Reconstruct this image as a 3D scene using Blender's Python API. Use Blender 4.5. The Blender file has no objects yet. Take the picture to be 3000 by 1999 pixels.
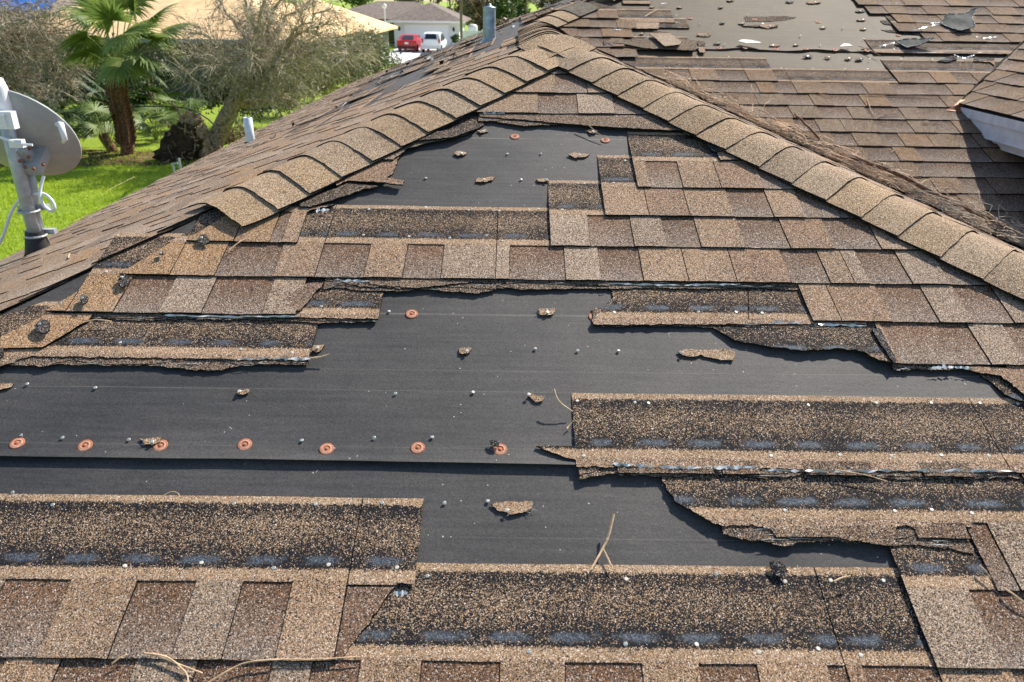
import bpy, math, random
from math import sin, cos, pi, radians
from mathutils import Vector, Matrix, noise
from mathutils.geometry import delaunay_2d_cdt

# ------------------------------------------------------------------ camera, sky, sun, exposure
S = bpy.context.scene
COL = S.collection
CP = Vector((-0.16371898, -0.97029709, 1.05045995))
CR = Vector((0.99992886, 0.00368046, 0.01134577))
CU = Vector((-0.01185632, 0.41067013, 0.9117069))
CF = Vector((0.00130387, 0.91177656, -0.41068455))
FPX = 2219.27                      # focal length in pixels of the 3000 px wide photograph
cam = bpy.data.cameras.new("camera"); camo = bpy.data.objects.new("camera", cam); COL.objects.link(camo)
cam.sensor_width = 36.0; cam.lens = FPX / 3000 * 36
cam.clip_start = 0.05; cam.clip_end = 3000
cam.dof.use_dof = True; cam.dof.focus_distance = 2.3; cam.dof.aperture_fstop = 7.0
camo.matrix_world = Matrix(((CR.x, CU.x, -CF.x, CP.x), (CR.y, CU.y, -CF.y, CP.y), (CR.z, CU.z, -CF.z, CP.z), (0, 0, 0, 1)))
S.camera = camo
SUN = Vector((0.67, 0.80, 1.0)).normalized()       # towards the sun
W = bpy.data.worlds.new("World"); S.world = W; W.use_nodes = True
wn = W.node_tree.nodes; sky = wn.new("ShaderNodeTexSky"); sky.sky_type = 'NISHITA'; sky.sun_disc = False
sky.sun_elevation = math.asin(SUN.z); sky.sun_rotation = math.atan2(SUN.x, SUN.y)
W.node_tree.links.new(sky.outputs[0], wn["Background"].inputs[0]); wn["Background"].inputs[1].default_value = 0.115
sl = bpy.data.lights.new("sun", 'SUN'); sl.energy = 4.8; sl.angle = radians(0.5); sl.color = (1.0, 0.93, 0.82)
so = bpy.data.objects.new("sun", sl); COL.objects.link(so); so.rotation_euler = SUN.to_track_quat('Z', 'Y').to_euler()
S.view_settings.view_transform = 'Standard'; S.view_settings.look = 'None'; S.view_settings.gamma = 1
S.view_settings.exposure = 0.80

# ------------------------------------------------------------------ geometry of the roof (metres)
TH = radians(22.026); C_, S_ = cos(TH), sin(TH); TT = S_ / C_
ZA, YA = 0.9108, 2.2515            # hip apex of the near wing
YR = 4.599                         # where the wing's ridge meets the main roof
EX, H = 0.143, 0.337               # exposure and full height of one shingle
P_, TL, T2 = 0.0058, 0.0026, 0.0026
GZ = -3.5                          # ground level
rnd = random.Random(7)

class Frame:                       # a roof plane: u along the courses, v up the slope, h off the deck
    def __init__(s, O, U, V): s.O, s.U, s.V = Vector(O), Vector(U), Vector(V); s.N = s.U.cross(s.V)
    def at(s, u, v, h=0.0): return s.O + s.U * u + s.V * v + s.N * h
    def uv(s, px, py, h=.012):     # the point at height h over this plane seen at a photograph pixel
        d = CR * ((px - 1500) / FPX) + CU * ((999.5 - py) / FPX) + CF; O = s.O + s.N * h
        t = (O - CP).dot(s.N) / d.dot(s.N); p = CP + d * t - s.O
        return p.dot(s.U), p.dot(s.V)
    def basis(s): return Matrix((s.U, s.V, s.N)).transposed().to_4x4()
LOW = .018                         # the deck lies below the measured shingle edges
NEAR = Frame((0, S_ * LOW, -C_ * LOW), (1, 0, 0), (0, C_, S_))
MY, MZ = 4.5, 0.8708              # a point of the main slope
MAIN = Frame((0, MY + S_ * LOW, MZ - C_ * LOW), (1, 0, 0), (0, C_, S_))
LEFT = Frame((-3 + S_ * LOW, 0, ZA - 3 * TT - C_ * LOW), (0, -1, 0), (C_, 0, S_))
RIGHT = Frame((3 - S_ * LOW, 0, ZA - 3 * TT - C_ * LOW), (0, 1, 0), (-C_, 0, S_))
XE, ZE = 2.425, 0.517              # eave of the cross gable on the right
DORM = Frame((XE, 0, ZE), (0, -1, 0), (C_, 0, S_))
K = 1.27496
def D(x, y): return NEAR.uv(x * K, y * K)
def DF(x, y): return NEAR.uv(x * K, y * K, .003)
def at_depth(px, py, y):           # world point at a given distance along +Y
    d = CR * ((px - 1500) / FPX) + CU * ((999.5 - py) / FPX) + CF
    return CP + d * ((y - CP.y) / d.y)
def nz(*a): return noise.noise(Vector((tuple(a) + (0.37, 0.37))[:3]))

# ------------------------------------------------------------------ materials
def mat(name):
    m = bpy.data.materials.new(name); m.use_nodes = True
    nt = m.node_tree; return m, nt, nt.nodes, nt.links, nt.nodes["Principled BSDF"]
class NB:
    def __init__(s, nt): s.nt = nt
    def n(s, t, **k):
        o = s.nt.nodes.new(t)
        for a, b in k.items(): setattr(o, a, b)
        return o
    def l(s, a, b): s.nt.links.new(a, b)
    def put(s, sock, v):
        if isinstance(v, (int, float)): sock.default_value = v
        elif isinstance(v, (tuple, list)): sock.default_value = (tuple(v) + (1.0,))[:len(sock.default_value)] if len(v) < len(sock.default_value) else tuple(v)
        else: s.l(v, sock)
    def math(s, op, a, b=0.0, c=None, clamp=False):
        o = s.n("ShaderNodeMath", operation=op, use_clamp=clamp); s.put(o.inputs[0], a); s.put(o.inputs[1], b)
        if c is not None: s.put(o.inputs[2], c)
        return o.outputs[0]
    def mix(s, f, a, b, mode='MIX'):
        o = s.n("ShaderNodeMix", data_type='RGBA', blend_type=mode); s.put(o.inputs[0], f); s.put(o.inputs[6], a); s.put(o.inputs[7], b)
        return o.outputs[2]
    def ramp(s, f, stops, interp='LINEAR'):
        o = s.n("ShaderNodeValToRGB"); o.color_ramp.interpolation = interp; e = o.color_ramp.elements
        while len(e) < len(stops): e.new(0.5)
        for el, (p, c) in zip(e, stops):
            el.position = p; el.color = (c, c, c, 1) if isinstance(c, (int, float)) else tuple(c) + (1,)
        s.l(f, o.inputs[0]); return o.outputs[0]
    def noise(s, scale, detail=2, vec=None, rough=0.5):
        o = s.n("ShaderNodeTexNoise"); o.inputs["Scale"].default_value = scale; o.inputs["Detail"].default_value = detail
        o.inputs["Roughness"].default_value = rough
        s.l(vec if vec is not None else s.n("ShaderNodeNewGeometry").outputs["Position"], o.inputs["Vector"]); return o.outputs[0]
    def bump(s, h, strength, dist, bsdf):
        o = s.n("ShaderNodeBump"); o.inputs["Strength"].default_value = strength; o.inputs["Distance"].default_value = dist
        s.l(h, o.inputs["Height"]); s.l(o.outputs[0], bsdf.inputs["Normal"])

def simple(name, col, rough=0.6, spec=0.4, metal=0.0, nscale=0, namp=0.25, bump=0, bdist=0.01, col2=None):
    m, nt, nd, lk, b = mat(name); B = NB(nt)
    b.inputs["Roughness"].default_value = rough; b.inputs["Metallic"].default_value = metal
    b.inputs["Specular IOR Level"].default_value = spec
    if nscale:
        f = B.noise(nscale, 4, rough=0.6)
        f2 = B.ramp(f, [(0.3, 0.0), (0.7, 1.0)])
        c2 = col2 or tuple(max(0, c * (1 - namp * 1.6)) for c in col)
        B.l(B.mix(f2, c2, tuple(min(1, c * (1 + (0 if col2 else namp * .6))) for c in col)), b.inputs["Base Color"])
        if bump: B.bump(f, bump, bdist, b)
    else: b.inputs["Base Color"].default_value = tuple(col) + (1,)
    return m

def granule_mat(name, dusty=0.0, glint=1.0, dark=(0.012, 0.013, 0.016)):
    m, nt, nd, lk, b = mat(name); B = NB(nt)
    pos = B.n("ShaderNodeNewGeometry").outputs["Position"]
    vo = B.n("ShaderNodeTexVoronoi"); vo.inputs["Scale"].default_value = 680; B.l(pos, vo.inputs["Vector"])
    sp = B.n("ShaderNodeSeparateColor"); B.l(vo.outputs["Color"], sp.inputs[0]); r1, r2, r3 = sp.outputs
    v2 = B.n("ShaderNodeTexVoronoi"); v2.inputs["Scale"].default_value = 330; B.l(pos, v2.inputs["Vector"])
    s2 = B.n("ShaderNodeSeparateColor"); B.l(v2.outputs["Color"], s2.inputs[0])
    uv = B.n("ShaderNodeUVMap"); su = B.n("ShaderNodeSeparateXYZ"); B.l(uv.outputs[0], su.inputs[0]); u, v = su.outputs[0], su.outputs[1]
    clump = B.noise(95, 3, pos); stain = B.noise(5, 4, pos)
    vw = B.math('ADD', v, B.math('MULTIPLY', B.math('SUBTRACT', clump, 0.5), 0.012))
    vn = B.math('DIVIDE', vw, 0.34)
    cov = B.ramp(vn, [(0.0, .74), (.44, .74), (.452, .90), (.50, .86), (.52, .14), (.60, .18), (.68, .32), (.80, .38), (.90, .17), (.935, .20), (.95, .92), (1.0, .92)])
    head = B.ramp(vn, [(.44, 0.0), (.452, 1.0)])
    at = B.n("ShaderNodeAttribute", attribute_name="tone")
    tan = B.mix(stain, (.26, .165, .092), (.38, .265, .17))
    g = B.mix(head, at.outputs["Color"], tan)
    g = B.mix(B.math('GREATER_THAN', r2, 0.84), g, B.mix(.55, g, (.62, .56, .50)))
    g = B.mix(B.math('LESS_THAN', r2, 0.14), g, B.mix(.55, g, (.27, .13, .05)))
    g = B.mix(1.0, g, B.n("ShaderNodeCombineColor").outputs[0], 'MULTIPLY') if False else g
    br = B.math('MULTIPLY_ADD', B.math('POWER', r3, 1.6), 1.35, 0.42)
    hs = B.n("ShaderNodeHueSaturation"); B.l(g, hs.inputs["Color"]); B.l(br, hs.inputs["Value"])
    # per-object alpha of the tone attribute scales the coverage (weathering of that piece)
    cv = B.math('MULTIPLY', cov, at.outputs["Alpha"])
    cv = B.math('ADD', cv, B.math('MULTIPLY', B.math('SUBTRACT', clump, 0.5), 0.30))
    cv = B.math('ADD', cv, B.math('MULTIPLY', B.math('SUBTRACT', stain, 0.5), 0.45))
    mixr = B.math('MULTIPLY_ADD', s2.outputs[0], 0.2, B.math('MULTIPLY', r1, 0.8))
    isg = B.math('LESS_THAN', mixr, B.math('MULTIPLY_ADD', cv, 0.86, 0.06))
    col = B.mix(isg, dark, hs.outputs[0])
    # asphalt sealant dabs: short dark blue strips in the headlap just above the exposure
    fu = B.math('FRACT', B.math('DIVIDE', u, 0.115))
    wn_ = B.n("ShaderNodeTexWhiteNoise", noise_dimensions='1D'); B.l(B.math('ADD', B.math('FLOOR', B.math('DIVIDE', u, 0.115)), B.math('FLOOR', B.math('MULTIPLY', stain, 9.0))), wn_.inputs["W"])
    nu = B.math('MULTIPLY', B.math('SUBTRACT', B.noise(48, 5, pos, .75), 0.5), 0.85)
    du = B.math('SUBTRACT', B.math('MULTIPLY_ADD', wn_.outputs[0], .16, .26), B.math('ABSOLUTE', B.math('SUBTRACT', B.math('ADD', fu, nu), 0.5)))
    dv = B.math('SUBTRACT', 0.0120, B.math('ABSOLUTE', B.math('SUBTRACT', B.math('ADD', v, B.math('MULTIPLY', nu, 0.026)), 0.1925)))
    dab = B.math('MULTIPLY', B.math('MULTIPLY', du, 6.0, clamp=True), B.math('MULTIPLY', dv, 110.0, clamp=True))
    dabn = B.math('MULTIPLY', dab, B.math('GREATER_THAN', B.math('MULTIPLY_ADD', r3, 0.7, B.math('MULTIPLY', clump, .6)), 0.34))
    dcol = B.mix(B.math('MULTIPLY', r1, r1), (.014, .018, .026), (.17, .20, .24))
    col = B.mix(dabn, col, dcol)
    if dusty: col = B.mix(dusty, col, (.20, .155, .10))
    B.l(col, b.inputs["Base Color"])
    B.l(B.math('MULTIPLY_ADD', dabn, -0.2, 0.9), b.inputs["Roughness"])
    b.inputs["Specular IOR Level"].default_value = 0.14 * glint
    hgt = B.math('MULTIPLY', B.math('ADD', r3, isg), 0.5)
    B.bump(B.math('ADD', B.math('MULTIPLY', hgt, 0.7), B.math('MULTIPLY', clump, 0.8)), 0.55, 0.0016, b)
    return m

def felt_mat(name, c1, c2, lines, rough=0.62, lcol=(.16, .15, .13)):
    m, nt, nd, lk, b = mat(name); B = NB(nt)
    pos = B.n("ShaderNodeNewGeometry").outputs["Position"]
    uv = B.n("ShaderNodeUVMap"); su = B.n("ShaderNodeSeparateXYZ"); B.l(uv.outputs[0], su.inputs[0]); u, v = su.outputs[0], su.outputs[1]
    n1 = B.noise(2.2, 5, pos, 0.6); n2 = B.noise(140, 3, pos, 0.7); n3 = B.noise(900, 2, pos)
    mp = B.n("ShaderNodeMapping"); mp.inputs["Scale"].default_value = (4, 70, 1); B.l(uv.outputs[0], mp.inputs["Vector"])
    n4 = B.noise(1.0, 4, mp.outputs[0], 0.6)
    f = B.math('MULTIPLY_ADD', n1, 0.9, B.math('MULTIPLY', n4, 0.6))
    col = B.mix(B.ramp(f, [(.55, 0.0), (.95, 1.0)]), c1, c2)
    vo = B.n("ShaderNodeTexVoronoi"); vo.inputs["Scale"].default_value = 420; B.l(pos, vo.inputs["Vector"])
    sp = B.n("ShaderNodeSeparateColor"); B.l(vo.outputs["Color"], sp.inputs[0])
    hs = B.n("ShaderNodeHueSaturation"); B.l(col, hs.inputs["Color"])
    B.l(B.math('ADD', B.math('MULTIPLY_ADD', n2, 0.5, 0.45), B.math('MULTIPLY', sp.outputs[0], 0.6)), hs.inputs["Value"])
    col = hs.outputs[0]
    pt = B.math('GREATER_THAN', B.math('ADD', sp.outputs[1], B.math('MULTIPLY', n1, .004)), 1.0016)          # stray pale granules caught in the felt
    col = B.mix(pt, col, (.45, .42, .38))
    acc = None
    for (p, w, st) in lines:
        d = B.math('ABSOLUTE', B.math('SUBTRACT', B.math('ADD', v, B.math('MULTIPLY', B.math('SUBTRACT', n1, .5), .006)), p))
        q = B.math('MULTIPLY', B.math('SUBTRACT', 1.0, B.math('DIVIDE', d, w), clamp=True), st)
        acc = q if acc is None else B.math('MAXIMUM', acc, q)
    if acc is not None:
        brk = B.ramp(B.noise(3.5, 5, pos, 0.7), [(.36, 0.1), (.6, 1.0)])
        col = B.mix(B.math('MULTIPLY', acc, brk), col, lcol)
    # water marks: a few dark smears with a shape of their own
    sm = B.n("ShaderNodeMapping"); sm.inputs["Scale"].default_value = (9, 1.7, 1); B.l(uv.outputs[0], sm.inputs["Vector"])
    smn = B.noise(0.9, 2, sm.outputs[0]); col = B.mix(B.ramp(smn, [(.70, 0.0), (.80, 0.55)]), col, (.012, .010, .010))
    B.l(col, b.inputs["Base Color"]); b.inputs["Roughness"].default_value = rough + .06; b.inputs["Specular IOR Level"].default_value = 0.34
    B.bump(B.math('ADD', B.math('MULTIPLY', n2, .5), B.math('ADD', B.math('MULTIPLY', sp.outputs[2], .35), B.math('MULTIPLY', n1, 2.5))), 0.45, 0.002, b)
    return m

M = {}
M['shingle'] = granule_mat('shingle_granules')
M['old'] = granule_mat('weathered_granules', dusty=0.0, glint=0.8)  # older, slightly duller granules of the main slope and cross gable
M['gfelt'] = felt_mat('grey_brown_felt', (.050, .043, .040), (.085, .072, .064), [(2.2, .004, .4)], .7)
M['edge'] = simple('asphalt_edge', (.014, .0135, .014), .85, .12, nscale=260, namp=.5, bump=.7, bdist=.002)
M['fiber'] = simple('torn_glass_fibre', (.50, .52, .53), .7, .3, nscale=120, col2=(.08, .08, .085))
M['film'] = simple('release_film', (.62, .66, .68), .25, .6, nscale=60, col2=(.30, .33, .35))
M['back'] = simple('shingle_back', (.045, .058, .058), .8, .15, nscale=25, namp=.4, bump=.3)
M['felt'] = felt_mat('black_felt', (.026, .0265, .028), (.064, .060, .058),
    [(.690, .0016, .7), (.626, .0016, .7), (.881, .004, .8), (.463, .0014, .45), (.251, .0014, .5), (.181, .0014, .5), (1.721, .004, .9), (1.60, .0016, .4), (1.47, .0016, .5), (1.37, .0016, .4), (.79, .001, .25)])
M['feltb'] = felt_mat('dusty_felt', (.060, .042, .025), (.100, .073, .042), [(.0, .006, .4), (.42, .006, .3)], .7)
M['deck'] = simple('plywood', (.50, .36, .20), .7, .3, nscale=9, namp=.2)
M['nail'] = simple('galvanised_nail', (.42, .45, .43), .45, .5, .35, nscale=300, namp=.35)
M['nailp'] = simple('bare_nail', (.62, .58, .50), .5, .4, .1, nscale=400, namp=.3)
M['rust'] = simple('rusty_cap', (.46, .18, .09), .8, .2, nscale=180, col2=(.24, .085, .045))
M['rustl'] = simple('salmon_cap_ring', (.54, .30, .22), .75, .2, nscale=260, namp=.3)
M['white'] = simple('white_paint', (.70, .72, .74), .5, .4, nscale=14, namp=.12)
M['paper'] = simple('felt_underside', (.80, .70, .60), .8, .2)
M['copper'] = simple('rusty_flashing', (.42, .19, .09), .42, .5, .4, nscale=30, col2=(.26, .10, .045))
M['straw'] = simple('pine_needle', (.68, .46, .28), .6, .3, nscale=40, namp=.3)
M['straw2'] = simple('grey_needle', (.46, .41, .34), .7, .3, nscale=30, namp=.4)
M['twig'] = simple('twig_bark', (.22, .12, .065), .8, .2, nscale=120, namp=.5, bump=.5, bdist=.003)

# ------------------------------------------------------------------ mesh building
class MB:
    def __init__(s): s.v = []; s.f = []; s.m = []; s.uv = []; s.c = []
    def add(s, verts, faces, mi=0, uvs=None, cols=None):
        o = len(s.v); s.v += [tuple(p) for p in verts]
        for i, f in enumerate(faces):
            s.f.append([o + k for k in f]); s.m.append(mi if isinstance(mi, int) else mi[i])
            s.uv += ([uvs[k] for k in f] if uvs else [(0.0, 0.05)] * len(f))
            if cols is None: s.c += [(.3, .22, .15, 1.0)] * len(f)
            elif isinstance(cols, dict): s.c += [cols[(i, k)] for k in f]
            elif len(cols) == len(verts): s.c += [cols[k] for k in f]
            else: s.c += [cols[0]] * len(f)
    def box(s, c, sz, R=None, mi=0):
        x, y, z = (a / 2 for a in sz); vs = [Vector((i * x, j * y, k * z)) for i in (-1, 1) for j in (-1, 1) for k in (-1, 1)]
        vs = [(R @ p if R else p) + Vector(c) for p in vs]
        s.add(vs, [(0, 1, 3, 2), (4, 6, 7, 5), (0, 4, 5, 1), (2, 3, 7, 6), (0, 2, 6, 4), (1, 5, 7, 3)], mi)
    def tube(s, pts, rad, n=6, mi=0, cap=True):
        pts = [Vector(p) for p in pts]; N = len(pts)
        if isinstance(rad, (int, float)): rad = [rad] * N
        vs = []; a = None
        for i, p in enumerate(pts):
            t = (pts[min(i + 1, N - 1)] - pts[max(i - 1, 0)]).normalized()
            if a is None: a = t.orthogonal().normalized()
            a = a - t * a.dot(t); a = a.normalized() if a.length > 1e-6 else t.orthogonal().normalized()
            b = t.cross(a)
            for k in range(n): q = 2 * pi * k / n; vs.append(p + (a * cos(q) + b * sin(q)) * rad[i])
        fs = [(i * n + k, i * n + (k + 1) % n, (i + 1) * n + (k + 1) % n, (i + 1) * n + k) for i in range(N - 1) for k in range(n)]
        if cap: fs += [tuple(range(n))[::-1], tuple((N - 1) * n + k for k in range(n))]
        s.add(vs, fs, mi)
    def lathe(s, prof, n=16, T=None, mi=0):
        vs = []
        for (r, z) in prof:
            for k in range(n): p = Vector((r * cos(2 * pi * k / n), r * sin(2 * pi * k / n), z)); vs.append(T @ p if T else p)
        N = len(prof); fs = [(i * n + k, i * n + (k + 1) % n, (i + 1) * n + (k + 1) % n, (i + 1) * n + k) for i in range(N - 1) for k in range(n)]
        mm = mi if isinstance(mi, int) else [mi[i] for i in range(N - 1) for k in range(n)]
        s.add(vs, fs, mm)
        s.add(vs[-n:], [tuple(range(n))], mi if isinstance(mi, int) else mi[-1])
    def prism(s, poly, a, b, mi=0):
        """poly: list of 3D points, extruded by vector b-a style offset"""
        n = len(poly); off = Vector(b) - Vector(a); vs = [Vector(p) for p in poly] + [Vector(p) + off for p in poly]
        s.add(vs, [tuple(range(n))[::-1], tuple(range(n, 2 * n))] + [(i, (i + 1) % n, n + (i + 1) % n, n + i) for i in range(n)], mi)
    def build(s, name, mats, parent=None, smooth=False):
        me = bpy.data.meshes.new(name); me.from_pydata(s.v, [], s.f)
        for m in (mats if isinstance(mats, (list, tuple)) else [mats]): me.materials.append(m)
        me.polygons.foreach_set('material_index', s.m)
        ul = me.uv_layers.new(name='UVMap'); ul.data.foreach_set('uv', [a for p in s.uv for a in p])
        ca = me.color_attributes.new('tone', 'FLOAT_COLOR', 'CORNER'); ca.data.foreach_set('color', [a for p in s.c for a in p])
        if smooth: me.polygons.foreach_set('use_smooth', [True] * len(me.polygons))
        me.update(); o = bpy.data.objects.new(name, me); COL.objects.link(o)
        if parent: attach(o, parent)
        return o
def attach(o, parent):
    o.parent = parent
    o.matrix_parent_inverse = WORLD.get(parent.name, Matrix()).inverted()
    WORLD[o.name] = o.matrix_basis.copy()
WORLD = {}
def thing(name, label, cat, loc=(0, 0, 0), group=None):
    o = bpy.data.objects.new(name, None); COL.objects.link(o); o.location = loc; o.empty_display_size = .1
    WORLD[o.name] = Matrix.Translation(loc); return tag(o, label, cat, group)
def tag(o, label, cat, group=None):
    o['label'] = label; o['category'] = cat
    if group: o['group'] = group
    return o
def kind(o, k): o['kind'] = k; return o

TONES = {'T': (.30, .192, .112), 't': (.255, .150, .084), 'G': (.285, .208, .143), 'W': (.37, .275, .195), 'B': (.145, .076, .040), 'D': (.10, .056, .032), 'O': (.35, .200, .088)}
def tone_at(t, v, rs, raised):
    c = TONES[t]; q = max(0, min(1, v / EX))
    if t in 'BD' or not raised:      # blend drop of the recessed tabs: brown on top, greyer at the foot
        g = (.25, .20, .16); w = (1 - q) ** 1.3 * .85; c = tuple(a * (1 - w) + b * w for a, b in zip(c, g))
    else: w = (1 - q) * .3; c = tuple(a * (1 - w) + b * w for a, b in zip(c, (.28, .225, .18)))
    j = 1 + rs * .10
    return (c[0] * j, c[1] * j, c[2] * j, 1.0)
def hgt(v): return P_ / EX * (H - v) + 0.0006
def wav(u, s): return 0.0022 * nz(u * 2.3, s * 4.0, 3.1) + 0.001 * nz(u * 9, s * 11, 8.2)

def grid_piece(mb, fr, s0, us, vs, zf, thick, tone, du=0, jit=0.0, seed=0):
    """a slab of shingle over the grid us x vs (v measured from s0) with dark cut edges"""
    nu, nv = len(us), len(vs); V = []; UVs = []; C = []
    for j, v in enumerate(vs):
        for i, u in enumerate(us):
            vv, uu = v, u
            if j == 0: vv = v + jit * nz(u * 31, s0 * 17, seed) + jit * .6 * nz(u * 90, s0 * 7, seed)
            if i in (0, nu - 1): uu = u + jit * .5 * nz(v * 40, u * 3, seed)
            V.append(fr.at(uu, s0 + vv, zf(uu, vv))); UVs.append((u - du, v)); C.append(tone(u, v))
    top = [(j * nu + i, j * nu + i + 1, (j + 1) * nu + i + 1, (j + 1) * nu + i) for j in range(nv - 1) for i in range(nu - 1)]
    mb.add(V, top, 0, UVs, C)
    loop = [i for i in range(nu)] + [j * nu + nu - 1 for j in range(1, nv)] + [(nv - 1) * nu + i for i in range(nu - 2, -1, -1)] + [j * nu for j in range(nv - 2, 0, -1)]
    a = [Vector(V[k]) for k in loop]; n = len(a); low = [p - fr.N * thick for p in a]
    mb.add(a + low, [(i, n + i, n + (i + 1) % n, (i + 1) % n) for i in range(n)], 1)
    bot = [Vector(p) - fr.N * thick for p in V]; mb.add(bot, [f[::-1] for f in top], 1)

def lin(a, b, step):
    n = max(1, int(round((b - a) / step))); return [a + (b - a) * i / n for i in range(n + 1)]

def shingle_into(mb, fr, s0, x0, x1, tabs, seed=0, vtop=H, head=True, lift=0.0, step=.03, toptail=None):
    """a laminated shingle: raised tabs, recessed tabs, one top layer over the headlap"""
    R = random.Random(seed * 7919 + 13)
    lf = lambda u, v: lift * max(0, 1 - v / .2) * (0.5 + nz(u * 4, s0 * 5, seed)) + wav(u, s0 + v)
    zt = lambda u, v: hgt(v) + T2 + TL * max(0.0, min(1.0, 1 - (v - .155) / .1)) + lf(u, v)
    zl = lambda u, v: hgt(v) + TL + lf(u, v)
    g = .0012
    if head:
        grid_piece(mb, fr, s0, lin(x0 + g, x1 - g, step), [EX + .004, .163, .176, .209, .25, .29, vtop], zt, T2, lambda u, v: (.3, .2, .13, 1), x0, .001, seed)
    for (a, b, t, raised) in tabs:
        a, b = max(a, x0), min(b, x1)
        if b - a < .008: continue
        rs = R.uniform(-1, 1)
        tf = lambda u, v, t=t, rs=rs, raised=raised: tone_at(t, v, rs, raised)
        if raised: grid_piece(mb, fr, s0, lin(a + g, b - g, step), [0, .012, .05, .1, EX + .004], zt, T2 + TL, tf, x0, .0022, seed)
        else: grid_piece(mb, fr, s0, lin(a, b, step), [0.001, .012, .05, .1, .13, EX + .006], zl, TL, tf, x0, .0022, seed + 3)

def rand_tabs(x0, x1, R, pal='TGtTG', dark='BBD', lo=.09, hi=.19):
    t = []; u = x0; up = R.random() < .5
    while u < x1:
        w = R.uniform(lo, hi)
        t.append((u, min(u + w, x1), R.choice(pal) if up else R.choice(dark), up)); u += w
        if R.random() < .8: up = not up
    return t

def rough_line(pts, amp=.004, step=.008, seed=0, closed=True):
    out = []; n = len(pts)
    for i in range(n if closed else n - 1):
        a, b = Vector(pts[i][:2]), Vector(pts[(i + 1) % n][:2]); L = (b - a).length
        w = pts[i][2] if len(pts[i]) > 2 else 1.0
        m = max(1, int(L / step)) if w else 1
        d = (b - a).normalized() if L else Vector((1, 0)); nr = Vector((-d.y, d.x))
        for k in range(m):
            q = a.lerp(b, k / m)
            e = 0 if k == 0 else amp * w * (nz(q.x * 45, q.y * 45, seed) * 1.1 + nz(q.x * 150, q.y * 150, seed + 5) * .7)
            out.append((q.x + nr.x * e, q.y + nr.y * e))
    return out

def inside(p, poly):
    c = False; n = len(poly); x, y = p
    for i in range(n):
        x1, y1 = poly[i]; x2, y2 = poly[i - 1]
        if (y1 > y) != (y2 > y) and x < (x2 - x1) * (y - y1) / (y2 - y1) + x1: c = not c
    return c

def torn_into(mb, fr, poly, zf, thick, tone=None, s0=0.0, u0=0.0, dens=.03, vfix=None, top=0, edge=1):
    """a torn flat piece with an arbitrary outline (u, s)"""
    pl = [Vector(p) for p in poly]; n = len(pl)
    us = [p[0] for p in pl]; ss = [p[1] for p in pl]
    pts = list(pl); u = min(us) + dens * .5
    while u < max(us):
        s = min(ss) + dens * .5
        while s < max(ss):
            if inside((u, s), poly) and min((p - Vector((u, s))).length for p in pl) > dens * .35: pts.append(Vector((u, s)))
            s += dens
        u += dens
    r = delaunay_2d_cdt(pts, [(i, (i + 1) % n) for i in range(n)], [], 1, 1e-6)
    vs, fs = r[0], r[2]
    V = [fr.at(p.x, p.y, zf(p.x, p.y)) for p in vs]
    uv = [(p.x - u0, vfix if vfix is not None else p.y - s0) for p in vs]
    c = [tone(p.x, p.y) if callable(tone) else (tone or (.3, .2, .13, 1)) for p in vs]
    fs = [f if (vs[f[1]] - vs[f[0]]).cross(vs[f[2]] - vs[f[0]]) > 0 else tuple(f)[::-1] for f in map(tuple, fs)]
    mb.add(V, fs, top, uv, c); mb.add([p - fr.N * thick for p in V], [tuple(f)[::-1] for f in fs], edge)
    ar = sum(poly[i][0] * poly[(i + 1) % n][1] - poly[(i + 1) % n][0] * poly[i][1] for i in range(n))
    a = [fr.at(p[0], p[1], zf(*p)) for p in poly]; low = [p - fr.N * thick for p in a]
    fq = [(i, n + i, n + (i + 1) % n, (i + 1) % n) for i in range(n)]
    mb.add(a + low, fq if ar > 0 else [f[::-1] for f in fq], edge)
SH = [M['shingle'], M['edge']]
# ------------------------------------------------------------------ the damaged house
house = thing('house', 'storm damaged house seen from its roof, brown shingles torn off black felt', 'house', (0, 6, GZ))
def hipx(s): return YA - s * C_
NEAR.clip = lambda u, s: max(-hipx(s) + .055, min(hipx(s) - .01, u))
def main_lo(s): return abs(MY + s * C_ - YR) + .02
def main_hi(s): return XE + (MY + s * C_ - 3.632) - .015 if s > -.95 else 6.0
MAIN.clip = lambda u, s: max(main_lo(s), min(main_hi(s), u))
def left_lo_y(s): x = -3 + s * C_; return (YA + x if x < -1e9 else YA - (-x)) if x < 0 else YR + x
def left_hi_y(s): x = -3 + s * C_; return 12.8 - 1.15 * (x + 3)
def ly(u, s):
    x = -3 + s * C_
    lo = YA + x if x < 0 else YR + x
    return -max(lo + .01, min(left_hi_y(s), -u))
LEFT.clip = ly
RIGHT.vmax = 3.22
RIGHT.clip = lambda u, s: max(YA - (3 - s * C_) + .02, min(YR - (3 - s * C_) - .02, u))
DORM.clip = lambda u, s: max(-(3.632 + s * C_) + .02, u)
_gp = grid_piece
def grid_piece(mb, fr, s0, us, vs, zf, thick, tone, du=0, jit=0.0, seed=0):
    if hasattr(fr, 'clip'):
        if abs(fr.clip(us[0], s0 + vs[0]) - fr.clip(us[-1], s0 + vs[0])) < 1e-4 and abs(fr.clip(us[0], s0 + vs[-1]) - fr.clip(us[-1], s0 + vs[-1])) < 1e-4: return
    _a = fr.at
    class F2: pass
    f = F2(); f.N = fr.N; vm = getattr(fr, 'vmax', 99); f.at = (lambda u, v, h=0.0: _a(fr.clip(u, min(v, vm)), min(v, vm), h)) if hasattr(fr, 'clip') else _a
    _gp(mb, f, s0, us, vs, zf, thick, tone, du, jit, seed)
_ti = torn_into
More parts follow.
